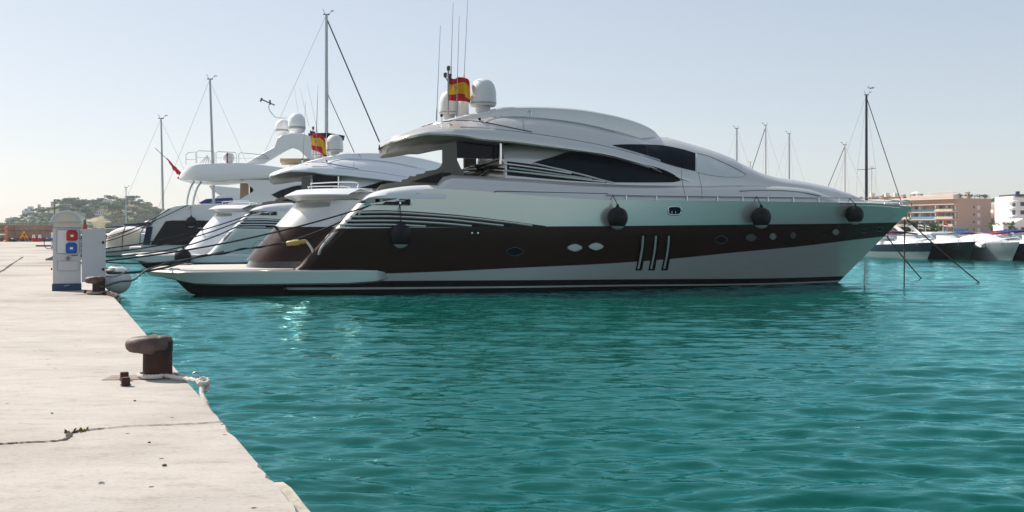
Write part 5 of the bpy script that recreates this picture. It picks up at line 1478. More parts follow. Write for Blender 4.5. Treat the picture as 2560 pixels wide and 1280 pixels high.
villa(69, 81, 517, 525, 742, 'low white villa on the left shoulder of the hill', wing=-.6)
villa(94, 100.5, 512, 524, 745, 'narrow white house between the low villa and the tower house', nw=1)
villa(127, 137, 505, 518, 748, 'white tower house just left of the floodlight pole', nw=2)
villa(257, 276, 500, 507, 752, 'pink roofed villa on the top of the hill', roof='roof_tile', nw=4)
villa(237, 256, 527, 538, 650, 'white and pink striped villa halfway up the hill', 'villa_white', 'villa_pink', 4)
villa(199, 209, 528, 537, 660, 'white villa half hidden by pines above the pedestal hood', nw=2)
villa(280, 310, 503, 508, 756, 'long low white villa at the right of the hill top', nw=5)
villa(55, 66, 527, 533, 735, 'small white terrace house low on the left of the hill', nw=3)

def clear(px, d, m=0): return not any(a - m < px < b + m and v - 75 < d < v + 6 for a, b, v in VILLAS)
def leaf_material(name, a, b):
    m = bpy.data.materials.new(name); m.use_nodes = True; nt = m.node_tree; p = nt.nodes['Principled BSDF']; L = nt.links.new
    p.inputs['Roughness'].default_value = 0.8; p.inputs['Specular IOR Level'].default_value = 0.15
    g = nt.nodes.new('ShaderNodeNewGeometry'); r = nt.nodes.new('ShaderNodeValToRGB'); r.color_ramp.elements[0].color = a + (1,); r.color_ramp.elements[1].color = b + (1,)
    L(g.outputs['Random Per Island'], r.inputs['Fac']); L(r.outputs[0], p.inputs['Base Color'])
    t = nt.nodes.new('ShaderNodeBsdfTranslucent'); x = nt.nodes.new('ShaderNodeMixShader'); x.inputs[0].default_value = .42      # sunlight passing through leaves
    L(r.outputs[0], t.inputs['Color']); L(p.outputs[0], x.inputs[1]); L(t.outputs[0], x.inputs[2]); L(x.outputs[0], nt.nodes['Material Output'].inputs['Surface']); M[name] = m
leaf_material('pine_leaf', (0.026, 0.062, 0.026), (0.085, 0.140, 0.058))
leaf_material('scrub_leaf', (0.065, 0.080, 0.035), (0.160, 0.160, 0.085))
leaf_material('palm_leaf', (0.045, 0.070, 0.018), (0.140, 0.150, 0.045))
leaf_material('garden_leaf', (0.030, 0.075, 0.015), (0.100, 0.170, 0.040))
mat('bark', (0.10, 0.075, 0.055), rough=0.95)
def leaf_cloud(rr, r, hz, n, size, lobes=7):
    m_ = MB(); cs = [(Vector((rr.gauss(0, .45)*r, rr.gauss(0, .45)*r, rr.uniform(-.25, .45)*hz)), rr.uniform(.38, .62)) for _ in range(lobes)]
    for _ in range(n):
        c, k = rr.choice(cs); v = Vector((rr.gauss(0, 1), rr.gauss(0, 1), rr.gauss(0, 1))).normalized() * (rr.random() ** .35)
        p = c + Vector((v.x*r*k, v.y*r*k, v.z*hz*k)); s_ = size*rr.uniform(.6, 1.3)
        a = Vector((rr.gauss(0, 1), rr.gauss(0, 1), rr.gauss(0, .6))).normalized(); b = a.orthogonal().normalized()
        m_.add([p - a*s_, p + b*s_*.6, p + a*s_, p - b*s_*.6], [(0, 1, 2, 3)])
    return m_
def mesh_of(mb, name, mt):
    me = bpy.data.meshes.new(name); me.from_pydata(mb.v, [], mb.f); me.materials.append(M[mt]); return me
_rr = random.Random(21)
crowns = [mesh_of(leaf_cloud(_rr, 1, .62, 230, .17), 'pine_crown', 'pine_leaf') for _ in range(5)]
scrubs = [mesh_of(leaf_cloud(_rr, 1, .6, 130, .20), 'shrub_crown', 'scrub_leaf') for _ in range(3)]
_t = MB(); _t.tube([(0, 0, -.6), (.03, 0, .4), (-.02, .02, 1.0)], [.075, .055, .03], 6); _t.tube([(.02, 0, .5), (.25, .1, .95)], [.03, .015], 5); _t.tube([(.0, 0, .6), (-.2, -.1, 1.0)], [.03, .015], 5)
trunk_me = mesh_of(_t, 'trunk', 'bark')
def link_part(name, me, parent, loc=(0,0,0), sc=(1,1,1), rz=0):
    o = bpy.data.objects.new(name, me); col.objects.link(o); o.parent = parent; o.location = loc; o.scale = sc; o.rotation_euler = (0, 0, rz); return o
def pine(px, d, r, h, label, group, z=None, name='pine_tree'):
    rt = empty(name, ((px - CX)/F*d, d, hill_z(px, d) if z is None else z), 0, label, 'tree', group)
    link_part('trunk', trunk_me, rt, sc=(h*.8, h*.8, h*.62)); link_part('crown', _rr.choice(crowns), rt, (0, 0, h*.66), (r, r, h*.55), _rr.random()*6.28)
    return rt
tr = random.Random(5)
nth = ['leftmost', 'second from the left', 'third from the left', 'fourth from the left', 'fifth from the left', 'sixth from the left', 'seventh from the left', 'eighth from the left', 'ninth from the left', 'ninth from the right', 'eighth from the right', 'seventh from the right', 'sixth from the right', 'fifth from the right', 'fourth from the right', 'third from the right', 'second from the right', 'rightmost']
sky_line = [(28, 760, 4), (62, 752, 5), (83, 742, 4.5), (113, 748, 5), (152, 752, 8), (166, 750, 7), (182, 755, 7), (198, 754, 8), (214, 752, 7), (240, 756, 6), (254, 752, 7), (272, 762, 6.5), (284, 752, 5), (303, 758, 6), (318, 752, 5), (335, 756, 6), (350, 752, 5)]
for i, (px, d, r) in enumerate(sky_line): pine(px, d, r*.78, r*.80, 'dark green pine on the skyline of the left hill, ' + (nth[i] if i < 9 else nth[i + 1]), 'pines on the hill skyline')
slope = sorted([(200, 690, 8), (218, 655, 9), (262, 680, 8), (280, 660, 9), (300, 700, 7), (238, 700, 7), (180, 700, 8), (150, 690, 7), (120, 700, 7), (95, 700, 7), (70, 690, 6), (45, 700, 5)])
for i, (px, d, r) in enumerate(slope):
    if not clear(px, d, 4): px += 9
    pine(px, d, r*.75, r*.78, 'large pine on the slope of the left hill below the skyline, ' + (nth[i] if i < 6 else nth[i + 6]), 'pines on the hill slope')
wd = MB()
for _ in range(230):
    px = tr.uniform(5, 410); d = tr.uniform(590, 748); r = tr.uniform(1.8, 3.8); me = tr.choice(crowns); z = hill_z(px, d); x = (px - CX)/F*d
    if not clear(px, d, 9): continue
    wd.add([(x + v.co.x*r, d + v.co.y*r, z + r*.55 + v.co.z*r*.6) for v in me.vertices], [tuple(p.vertices) for p in me.polygons])
tag(wd.build('woodland', 'pine_leaf', smooth=0, fix=False), 'far green woodland filling the slopes of the left hill', 'woodland', kind='stuff')
sm = MB()
for _ in range(520):
    px = tr.uniform(-60, 470); d = tr.uniform(545, 765); me = tr.choice(scrubs); z = hill_z(px, d); x = (px - CX)/F*d; k = tr.uniform(1.0, 2.6)
    if not clear(px, d, 8): continue
    if tr.random() < .5: k *= 1.3
    vs_ = [(x + v.co.x*k, d + v.co.y*k, z + k*.3 + v.co.z*k) for v in me.vertices]
    sm.add(vs_, [tuple(p.vertices) for p in me.polygons])
tag(sm.build('scrub', 'scrub_leaf', smooth=0, fix=False), 'olive green scrub covering the slopes of the hill', 'scrub', kind='stuff')

# ================================================================== right-hand marina
def far_shore():
    m_ = MB(); m_.grid([[(18, 88, -.5), (520, 88, -.5)], [(18, 88, .75), (520, 88, .75)], [(18, 120, .8), (520, 120, .8)], [(60, 300, 1.2), (520, 300, 1.2)], [(60, 900, 2), (900, 900, 2)]])
    tag(m_.build('far_quay', 'promenade', smooth=0), kind='structure')
mat('promenade', (0.42, 0.30, 0.24), rough=0.9, var=0.15, vscale=.3)
far_shore()

mat('screen_glass', (0.16, 0.20, 0.24), rough=0.08, spec=0.6)
def motorboat(px, yw, L, B, fb, mt, label, stripe=None, rz=R(-84), bow_px=True, cabin=True, canopy=None, cover=False, fly=False, extra=None):
    """px, yw: where the bow meets the water line in the photo"""
    p = on_level(px, yw, 0.0); c = Vector((math.cos(rz), math.sin(rz), 0)); o = Vector((p.x, p.y, 0)) - c*L*.40
    root = empty('motorboat', o, rz, label, 'motorboat', 'motorboats across the basin')
    boat_hull(root, L, B, fb, mt, bow=.16, stripe=stripe)
    m_ = MB(); m_.tube([(L*.05 + L*.42*u, -B*.43*(1 - u**2.2), fb*(1.05 + .25*u**2) + .28) for u in np.linspace(0, 1, 9)] , .02, 5); m_.tube([(L*.05 + L*.42*u, B*.43*(1 - u**2.2), fb*(1.05 + .25*u**2) + .28) for u in np.linspace(0, 1, 9)], .02, 5)
    for u in (.15, .45, .75):
        for s_ in (-1, 1): m_.tube([(L*.05 + L*.42*u, s_*B*.43*(1 - u**2.2), fb*(1.05 + .25*u**2) + .28), (L*.05 + L*.42*u, s_*B*.43*(1 - u**2.2), fb)], .015, 5)
    m_.build('bow_rail', 'steel', root)
    if cabin:
        m_ = MB(); rows = []
        for x, w, h_ in ((L*.30, .25, .02), (L*.18, .62, .30), (L*.04, .74, .62), (-L*.10, .74, .66), (-L*.14, .72, .05)):
            rows.append([(x, -B*.5*w, fb + .02), (x, -B*.5*w*.86, fb + .05 + h_*.8), (x, -B*.3*w, fb + .08 + h_), (x, B*.3*w, fb + .08 + h_), (x, B*.5*w*.86, fb + .05 + h_*.8), (x, B*.5*w, fb + .02)])
        m_.grid(rows); m_.build('cabin', 'gel_bright', root, smooth=50)
        m_ = MB(); m_.grid([[(L*.085, y, fb + .50), (.02*L, y*1.0, fb + .80)] for y in np.linspace(-B*.36, B*.36, 5)]); m_.grid([[(L*.085, -B*.37, fb + .49), (.02*L, -B*.37, fb + .79)], [(-L*.16, -B*.40, fb + .46), (-L*.14, -B*.38, fb + .70)]]); m_.grid([[(L*.085, B*.37, fb + .49), (.02*L, B*.37, fb + .79)], [(-L*.16, B*.40, fb + .46), (-L*.14, B*.38, fb + .70)]]); m_.build('windscreen', 'screen_glass', root)
        m_ = MB(); m_.box((-L*.28, 0, fb + .2), (L*.2, B*.7, .5)); m_.build('seat', 'gel_bright', root, bevel=.08)
    if canopy:
        m_ = MB(); rows = [[(x, y, fb + .95 + .14*(1 - (2*y/B)**2) - .06*abs(x + L*.2)) for y in np.linspace(-B*.44, B*.44, 7)] for x in np.linspace(-L*.38, -L*.02, 5)]; m_.grid(rows); co_ = m_.build('canopy', canopy, root, smooth=60); sl = co_.modifiers.new('thickness', 'SOLIDIFY'); sl.thickness = .06
        for x in (-L*.36, -L*.04):
            for s_ in (-1, 1): m_ = MB(); m_.tube([(x, s_*B*.43, fb), (x, s_*B*.43, fb + .95)], .02, 5); m_.build('canopy_pole', 'steel', root)
    if cover:
        m_ = MB(); rows = [[(x, w*math.cos(a), fb - .12 + (.2 + hh)*max(0, math.sin(a))**.7) for a in np.linspace(math.pi, 0, 11)] for x, w, hh in ((-L*.45, B*.50, .2), (-L*.2, B*.53, .55), (0, B*.53, .75), (L*.12, B*.50, .5), (L*.22, B*.44, .2))]; m_.grid(rows); m_.add(rows[0], [tuple(range(11))]); m_.add(rows[-1], [tuple(range(11))]); m_.build('cover', 'cover_white', root, smooth=60)
    if fly:
        m_ = MB(); m_.box((-L*.12, 0, fb + .75), (L*.46, B*.74, 1.1), taper=.82); m_.build('deckhouse', 'gel_bright', root, bevel=.18)
        for s_ in (-1, 1):
            for x in (-L*.20, -L*.06): m_ = MB(); m_.box((x, s_*B*.346, fb + .86), (L*.11, .05, .38)); m_.build('side_window', 'window_dark', root, bevel=.02)
        m_ = MB(); m_.box((-L*.14, 0, fb + 1.55), (L*.36, B*.62, .5), taper=.88); m_.build('flybridge', 'gel_bright', root, bevel=.16)
        for s_ in (-1, 1): m_ = MB(); m_.prism([(-L*.30, s_*B*.26, fb + 1.5), (-L*.24, s_*B*.26, fb + 1.5), (-L*.35, s_*B*.26, fb + 2.6), (-L*.40, s_*B*.26, fb + 2.6)], (0, .12*s_, 0)); m_.build('arch', 'gel_bright', root)
        m_ = MB(); m_.box((-L*.375, 0, fb + 2.6), (L*.06, B*.6, .12)); m_.build('arch_bar', 'gel_bright', root, bevel=.03)
    return root
motorboat(2238, 643, 8.0, 2.8, .80, 'hull_black', 'black wooden boat with a red-brown rail, closest to the large yacht bow', cabin=True)
motorboat(2318, 648, 9.0, 2.9, .92, 'hull_navy', 'navy motorboat with a white lower hull, left of the all-dark hull', stripe='hull_grey', canopy='canvas_navy')
motorboat(2422, 649.5, 9.0, 2.9, .98, 'hull_black', 'motorboat with an all dark hull between the navy-white and the grey boats')
motorboat(2530, 651, 9.0, 2.9, .98, 'hull_grey', 'grey motorboat under a pale cover at the right', cover=True, cabin=False)
motorboat(2648, 652, 9.0, 2.9, 1.0, 'hull_navy', 'dark navy motorboat cut off by the right edge', canopy='canvas_blue')
# second row behind, moored at the far quay
motorboat(2440, 634, 11.0, 3.4, 1.0, 'gel_bright', 'white flybridge boat with side windows behind the dark hull', fly=True, cabin=False, rz=R(-66)).scale = (1, 1, .68)
motorboat(2505, 634, 9.0, 3.0, .80, 'gel_bright', 'white boat with a blue canopy behind the grey covered boat', canopy='canvas_blue', rz=R(-78))
motorboat(2325, 634, 9.0, 3.0, .80, 'gel_bright', 'white boat with a dark red canopy behind the navy boat', canopy='canvas_red', rz=R(-78))
motorboat(2255, 633, 8.0, 2.8, .80, 'gel_bright', 'white boat with a navy canopy nearest the anchor ropes', canopy='canvas_navy', rz=R(-80))
motorboat(2585, 635, 9.0, 3.0, .80, 'gel_bright', 'white boat with a red canopy at the far right edge', canopy='canvas_red', rz=R(-80))

# ---- terracotta apartment block
mat('terracotta', (0.50, 0.34, 0.255), rough=0.9, var=0.04, vscale=.2)
mat('terracotta_pale', (0.66, 0.53, 0.44), rough=0.85, var=0.05, vscale=.3)
mat('slab_pale', (0.68, 0.58, 0.50), rough=0.85)
mat('glass_blue', (0.10, 0.30, 0.42), rough=0.12, spec=0.6)
mat('glass_teal', (0.02, 0.13, 0.20), rough=0.12, spec=0.6)
mat('shutter_white', (0.72, 0.72, 0.71), rough=0.7)
mat('recess_wall', (0.34, 0.24, 0.19), rough=0.9)
def apartment():
    C = at(2395, 577, 400.0); ux = Vector((-19.2, 40.0, 0)).normalized(); rz = math.atan2(ux.y, ux.x)
    root = empty('apartment_block', (C.x, C.y, 0), rz, 'terracotta apartment block with stacked balconies and a blank end wall', 'building')
    # local x runs along the balcony front away from the corner, local y = out of the front (towards the left)
    H0, ST, NF, LN, DEP = .6, 2.92, 5, 58.0, 18.2
    top = H0 + 14.0
    # which side is outwards? the front faces the harbour: -perp
    out = 1.0
    m_ = MB(); m_.box((LN/2, -DEP/2, (top)/2), (LN, DEP, top)); m_.build('wall', 'terracotta', root)
    fx = [(.2, 9.0, 'p'), (9.2, 21.5, 'g'), (21.7, 28.5, 'p'), (28.7, 41.0, 'g'), (41.2, 48.0, 'p'), (48.2, 57.8, 'g')]
    rr = random.Random(9)
    for fl in range(NF):
        z = H0 + fl*ST
        m_ = MB(); m_.box((LN/2, 1.1, z + .0), (LN, 2.2, .30)); m_.build('floor_slab', 'slab_pale', root)
        for a, b, k in fx:
            if fl == NF - 1: continue
            zt = z + ST*0 + .15
            m_ = MB()
            if k == 'p':
                m_.box(((a + b)/2, 2.45, zt + .42), (b - a, .5, 1.05)); pa = m_.build('balcony_parapet', 'terracotta_pale', root, bevel=.2)
                m_ = MB()
                for q in range(int((b - a)*5)):
                    x = rr.uniform(a, b); s_ = rr.uniform(.2, .5); m_.add([(x - s_, 2.45, zt + .95), (x, 2.2, zt + .95 + s_), (x + s_, 2.5, zt + .95), (x, 2.8, zt + .8)], [(0, 1, 2, 3)])
                tag(m_.build('balcony_plant', 'garden_leaf', pa, smooth=0), kind='stuff')
            else:
                m_.box(((a + b)/2, 2.15, zt + .5), (b - a, .06, 1.0)); m_.build('balcony_glass', 'glass_blue' if (fl + int(a)) % 3 else 'glass_teal', root)
            n = 3 if b - a > 8 else 2
            for q in range(n):
                x = a + (b - a)*(q + .5)/n; w = (b - a)/n
                m_ = MB(); m_.box((x, .03, z + 1.35), (w*.78, .08, 2.1)); wo = m_.build('window', 'window_dark' if rr.random() < .7 else 'recess_wall', root)
                m_ = MB(); m_.box((x + w*.2*(1 if q % 2 else -1), .09, z + 1.35), (w*.30, .05, 2.1)); m_.build('pane', 'shutter_white' if rr.random() < .45 else 'glass_teal', wo)
            m_ = MB(); m_.box((b + .1, 1.0, z + 1.45), (.35, 2.0, ST - .3)); m_.build('divider', 'terracotta_pale', root)
    m_ = MB(); m_.box((LN/2, 1.2, top - .1), (LN, 2.6, .5)); m_.build('roof_slab', 'slab_pale', root)
    m_ = MB(); m_.box((10.5, 1.0, top + .75), (21, 2.8, 1.2)); m_.build('terrace_parapet', 'terracotta_pale', root, bevel=.1)
    m_ = MB(); m_.box((36, .9, top + .35), (42, 2.2, .5)); m_.build('roof_parapet', 'terracotta_pale', root)
    # end wall windows (face at x = 0)
    for fl in range(4):
        z = H0 + fl*ST + 1.5
        m_ = MB(); m_.box((-.03, -11.2, z + .2), (.12, 1.6, 1.5)); wo = m_.build('end_window', 'shutter_white', root)
        m_ = MB(); m_.box((-.08, -11.2, z - .62), (.24, 1.9, .12)); m_.build('sill', 'slab_pale', wo)
        m_ = MB(); m_.box((-.03, -8.6, z + .4), (.12, .7, .8)); m_.build('small_window', 'window_dark', root)
    for y in np.linspace(-17.5, -1, 9):
        m_ = MB(); m_.tube([(.1, y, top), (.1, y, top + 1.5)], .07, 5); m_.build('roof_post', 'terracotta_pale', root)
    for x, w in ((1.6, 1.2), (25, 1.6), (29, 1.6), (34, 1.4), (46, 1.4)):
        m_ = MB(); m_.box((x, -7, top + 1.2), (w, w, 2.4)); ch = m_.build('chimney', 'terracotta', root); m_ = MB(); m_.box((x, -7, top + 2.45), (w*1.2, w*1.2, .2)); m_.build('chimney_cap', 'slab_pale', ch)
    for x in (3, 6.5, 10, 13):
        m_ = MB(); m_.box((x, -1.5, top + 2.3), (.15, 3.5, .12)); m_.build('pergola_beam', 'slab_pale', root)
    m_ = MB(); m_.box((8, -.1, top + 2.5), (13, .18, .2)); m_.box((8, -3.2, top + 2.5), (13, .18, .2)); m_.build('pergola_rail', 'slab_pale', root)
    return root, rz, Vector((C.x, C.y, 0)), top
ap, ap_rz, ap_o, ap_top = apartment()
def ap_w(x, y, z): c, s_ = math.cos(ap_rz), math.sin(ap_rz); return Vector((ap_o.x + x*c - y*s_, ap_o.y + x*s_ + y*c, z))
for i, (x, y, r, lb) in enumerate(((1.5, -4, 1.6, 'roof garden shrub at the corner of the apartment block'), (1.2, -8, 1.5, 'roof garden shrub left of the chimney on the end wall'), (1.2, -13.5, 1.7, 'roof garden shrub right of the chimney on the end wall'), (1.2, -16.5, 1.5, 'roof garden shrub at the far right end of the apartment roof'), (9, -.6, 1.3, 'roof garden shrub on the terrace below the pergola'), (15, -.4, 1.0, 'low shrub at the left end of the roof terrace'), (27, -.2, .9, 'small round shrub on the apartment roof left of the parasol'), (7, -8, 2.0, 'tall shrub behind the pergola on the apartment roof'))):
    rt = empty('roof_shrub', ap_w(x, y, ap_top), 0, lb, 'shrub', 'shrubs on the apartment roof'); link_part('stem', trunk_me, rt, sc=(.8, .8, .8)); link_part('foliage', mesh_of(leaf_cloud(random.Random(i), 1, .8, 120, .2), 'foliage', 'pine_leaf'), rt, (0, 0, .8), (r, r, r*.9))
def parasol():
    o = ap_w(20.5, .2, ap_top + .3); root = empty('parasol', o, 0, 'white parasol on the roof terrace of the apartment block', 'parasol')
    m_ = MB(); m_.tube([(0, 0, 0), (0, 0, 2.6)], .06, 6); m_.build('pole', 'villa_white', root)
    m_ = MB(); m_.lathe([(2.0, 2.0), (1.95, 2.1), (.9, 2.6), (.0, 2.9)], (0, 0, 0), 8); m_.build('canopy', 'villa_white', root, smooth=0)
parasol()
# long lower block to the left of it, mostly behind the bow
def long_block():
    d = 470.0; x0, x1 = (2170 - CX)/F*d, (2262 - CX)/F*d; root = empty('long_apartment_block', ((x0 + x1)/2, d, 0), 0, 'long pale pink apartment block behind the bow of the large yacht', 'building'); W = x1 - x0; H = (577 - 494)/F*d + 2
    m_ = MB(); m_.box((0, 6, H/2), (W, 12, H)); m_.build('wall', 'terracotta', root)
    for fl in range(5):
        z = 1.2 + fl*3.0
        m_ = MB(); m_.box((0, -.9, z + 2.6), (W, 1.8, .9)); m_.build('balcony_band', 'terracotta_pale', root)
        for q in range(6): m_ = MB(); m_.box((W*((q + .5)/6 - .5), -.03, z + 1.2), (W/6*.6, .1, 1.6)); m_.build('window', 'window_dark', root)
    m_ = MB(); m_.box((0, 5, H + .15), (W*1.02, 13, .4)); m_.build('roof', 'slab_pale', root)
    for x in (-.3, .1, .35): m_ = MB(); m_.box((W*x, 4, H + 1.2), (1.8, 1.8, 2.0)); m_.build('chimney', 'terracotta_pale', root)
long_block()
# white curved building at the right edge
def white_building():
    d = 320.0; k = d/F; xc = (2585 - CX)*k; root = empty('white_building', (xc, d, 0), 0, 'white modern building with stacked round balconies at the right edge', 'building'); Z = lambda y: CAM_Z - (y - HY)*k
    W = 110*k
    m_ = MB(); m_.box((0, 6, Z(490)/2), (W, 12, Z(490))); m_.build('wall', 'villa_white', root, bevel=.6)
    m_ = MB(); m_.box((.6, 5, Z(487.5)), (W*.96, 11, .5)); m_.build('roof', 'dark_grey', root)
    m_ = MB(); m_.box(((2556 - 2585)*k, 3, Z(484)), (.9, .9, 1.6)); m_.build('chimney', 'canvas_blue', root)
    for y in (521, 541, 563, 504):
        m_ = MB(); m_.box(((2531 - 2585)*k, -.2, Z(y)), (2.2, 4.2, .85)); m_.build('balcony', 'villa_white', root, bevel=.5)
    for y in (510, 531, 551):
        m_ = MB(); m_.box(((2557 - 2585)*k, -.03, Z(y)), (1.5, .1, 1.2)); m_.build('window', 'window_dark', root)
        m_ = MB(); m_.box(((2534.5 - 2585)*k, -.03, Z(y)), (.9, .1, 1.5)); m_.build('window', 'glass_teal', root)
white_building()
def white_house():
    d = 260.0; k = d/F; root = empty('white_house', ((2556 - CX)*k, d, 0), 0, 'small white gabled house in front of the white building', 'house'); Z = lambda y: CAM_Z - (y - HY)*k
    m_ = MB(); m_.prism([(-3.4, 0, .8), (3.4, 0, .8), (3.4, 0, Z(557)), (.2, 0, Z(546)), (-3.4, 0, Z(563))], (0, 6, 0)); m_.build('wall', 'villa_white', root)
    m_ = MB(); m_.box((.6, -.05, Z(573)), (1.8, .1, .9)); m_.build('window', 'window_dark', root)
    m_ = MB(); m_.box((1, -1, Z(579)), (6, 1.6, .2)); m_.build('awning', 'canvas_red', root)
white_house()

# rocks and footbridge between the buildings
def rock(px0, px1, y0, y1, d, label, seed):
    k = d/F; rr = random.Random(seed); W, H = (px1 - px0)*k, (y1 - y0)*k; z0 = CAM_Z - (y1 - HY)*k
    root_loc = (((px0 + px1)/2 - CX)*k, d, z0); m_ = MB(); n = 26; rows = []
    for i in range(12):
        u = i/11; r_ = (1 - u**3.2) ** .5 if u < 1 else 0.0
        rows.append([(W/2*r_*math.cos(a)*(1 + .13*math.sin(3*a + seed) + .08*rr.uniform(-1, 1)), W/2*r_*math.sin(a)*(1 + .1*rr.uniform(-1, 1)), H*u*(1 + .03*rr.uniform(-1, 1))) for a in np.linspace(0, 2*math.pi, n, endpoint=False)])
    m_.grid(rows, closed=True); tag(m_.build('rock', 'rock_tan', None, smooth=25, loc=root_loc), label, 'rock', 'rocks beside the apartment block')
mat('rock_tan', (0.32, 0.22, 0.17), rough=0.95, var=0.35, vscale=.25, bump=1.0, bscale=.8, bdist=.5)
rock(2460, 2512, 527, 584, 415, 'tan rock outcrop right of the apartment block, below the footbridge', 1)
rock(2505, 2545, 524, 584, 405, 'tan rock outcrop beside the white building', 4)
rock(2466, 2545, 508, 584, 480, 'broad tan cliff behind the footbridge', 7)
def bridge():
    d = 392.0; k = d/F; root = empty('footbridge', ((2502 - CX)*k, d, 0), 0, 'pale concrete footbridge between the rocks', 'bridge'); Z = lambda y: CAM_Z - (y - HY)*k
    m_ = MB(); m_.box((0, 0, Z(528)), (44*k, 2.4, 1.2)); m_.build('deck', 'slab_white', root)
    m_ = MB(); m_.box((0, -1.15, Z(522.5)), (44*k, .1, .15)); m_.build('handrail', 'slab_white', root)
    for i in range(9): m_ = MB(); m_.tube([((-21 + 5.2*i)*k, -1.15, Z(526)), ((-21 + 5.2*i)*k, -1.15, Z(522.5))], .05, 5); m_.build('baluster', 'slab_white', root)
mat('slab_white', (0.62, 0.60, 0.58), rough=0.8)
bridge()
for px, d, r, z, lb in ((2490, 495, 5.5, 13.2, 'rounded green pine on the cliff right of the apartment block'), (2508, 495, 6, 13.6, 'rounded green pine on the cliff above the footbridge'), (2525, 490, 6, 13.8, 'rounded green pine on the cliff left of the white building')):
    pine(px, d, r, 4.5, lb, 'pines on the cliff', z=z)
for px, d, r, lb in ((2199, 520, 7, 'bright green tree over the long pink block'), (2176, 520, 4.5, 'small green tree left over the long pink block')):
    rt = empty('broadleaf_tree', ((px - CX)/F*d, d, 12.0), 0, lb, 'tree'); link_part('trunk', trunk_me, rt, sc=(6, 6, 6)); link_part('crown', mesh_of(leaf_cloud(random.Random(px), 1, .7, 220, .17), 'crown', 'garden_leaf'), rt, (0, 0, 5), (r, r, r*.8))

# ---- palms
def palm(px, ybase, ytop, d, n, label, seed):
    k = d/F; rr = random.Random(seed); z0 = max(.8, CAM_Z - (ybase - HY)*k); z1 = CAM_Z - (ytop - HY)*k; h = (z1 - z0)*.66
    root = empty('palm_tree', ((px - CX)*k, d, z0), 0, label, 'palm tree', 'palms on the far promenade')
    m_ = MB(); m_.tube([(0, 0, 0), (.1, 0, h*.5), (.05, 0, h)], [.32, .24, .26], 8); m_.build('trunk', 'bark', root)
    R_ = (z1 - z0)*.46
    for q in range(n):
        a = q*2.39996; el_ = rr.uniform(-.35, 1.2); m_ = MB(); up = math.sin(el_); hz = math.cos(el_)
        sp = [Vector((math.cos(a)*hz*R_*u, math.sin(a)*hz*R_*u, h + R_*(up*u - .75*u*u))) for u in np.linspace(0, 1, 7)]; sd = Vector((-math.sin(a), math.cos(a), 0))
        w = [.06, .16, .20, .19, .15, .09, .01]
        m_.grid([[p_ - sd*R_*w_*1.1 - Vector((0, 0, R_*w_*.5)) for p_, w_ in zip(sp, w)], sp, [p_ + sd*R_*w_*1.1 - Vector((0, 0, R_*w_*.5)) for p_, w_ in zip(sp, w)]])
        m_.build('frond', 'palm_leaf', root, smooth=0)
palm(2285, 590, 541, 150, 26, 'tall palm tree between the bow and the apartment balconies', 1)
palm(2302, 588, 548, 165, 24, 'palm tree with drooping crown just right of the tallest palm', 2)
palm(2484, 582, 556, 300, 24, 'bushy palm at the right corner of the apartment block', 3)
palm(2508, 582, 558, 290, 24, 'bushy palm below the footbridge', 4)
def hedge(px, d, r, lb, seed, y):
    rt = empty('shrub', ((px - CX)/F*d, d, .8), 0, lb, 'shrub', 'shrubs on the far promenade'); link_part('stem', trunk_me, rt, sc=(r*.6, r*.6, r*.6)); link_part('foliage', mesh_of(leaf_cloud(random.Random(seed), 1, .8, 170, .17), 'foliage', 'pine_leaf'), rt, (0, 0, r*.6), (r, r, r*.8))
hedge(2262, 150, 2.0, 'dark shrub at the foot of the tallest palm', 31, 0); hedge(2318, 170, 2.2, 'dark shrub right of the palms', 32, 0); hedge(2335, 240, 2.6, 'dark shrub below the lowest balconies', 33, 0); hedge(2500, 250, 3.0, 'dark shrub between the bushy palms', 34, 0); hedge(2520, 240, 2.4, 'dark shrub beside the small white house', 35, 0)

# ---- flags and signs on the far promenade
def banner(px, y0, y1, w, d, mt, label, mt2=None):
    k = d/F; Z = lambda y: CAM_Z - (y - HY)*k; root = empty('flagpole', ((px - CX)*k, d, .8), 0, label, 'flag', 'flags on the far promenade')
    m_ = MB(); m_.tube([(0, 0, 0), (0, 0, Z(y0) - .8)], .05, 6); m_.build('pole', 'lamp_grey', root)
    H = (y1 - y0)*k; z = Z(y0) - .85; m_ = MB(); rows = [[(w*k*u, .15*math.sin(6*u), z - H*v - .6*H*u*u*.6) for u in np.linspace(0, 1, 8)] for v in np.linspace(0, 1, 4)]
    for j in range(3): m_.grid([rows[j], rows[j+1]], 1 if j == 1 else 0)
    fo = m_.build('cloth', [mt, mt2 or mt], root, smooth=60); sl = fo.modifiers.new('thickness', 'SOLIDIFY'); sl.thickness = .02
banner(2296, 560, 570, 13, 130, 'villa_white', 'white flag beside the palms, right of the bow', 'canvas_navy')
banner(2279, 562, 571, 9, 132, 'villa_white', 'white flag nearest the anchor ropes')
banner(2314, 563, 571, 11, 134, 'shutter_white', 'pale flag right of the white flag with a dark stripe', 'canvas_navy')
banner(2358, 552, 561, 11, 130, 'flag_red', 'red and yellow flag before the apartment block', 'flag_yellow')
def board(px0, px1, y0, y1, d, label):
    k = d/F; Z = lambda y: CAM_Z - (y - HY)*k; root = empty('billboard', (((px0 + px1)/2 - CX)*k, d, .8), 0, label, 'billboard')
    m_ = MB(); m_.box((0, 0, (Z(y0) + Z(y1))/2 - .8), ((px1 - px0)*k, .15, (y1 - y0)*k)); m_.build('panel', 'board_blue', root, bevel=.03)
    for s_ in (-.42, .42): m_ = MB(); m_.tube([((px1 - px0)*k*s_, .1, 0), ((px1 - px0)*k*s_, .1, Z(y1) - .8)], .06, 6); m_.build('post', 'lamp_grey', root)
mat('board_blue', (0.10, 0.24, 0.50), rough=0.6, var=0.15, vscale=1.5)
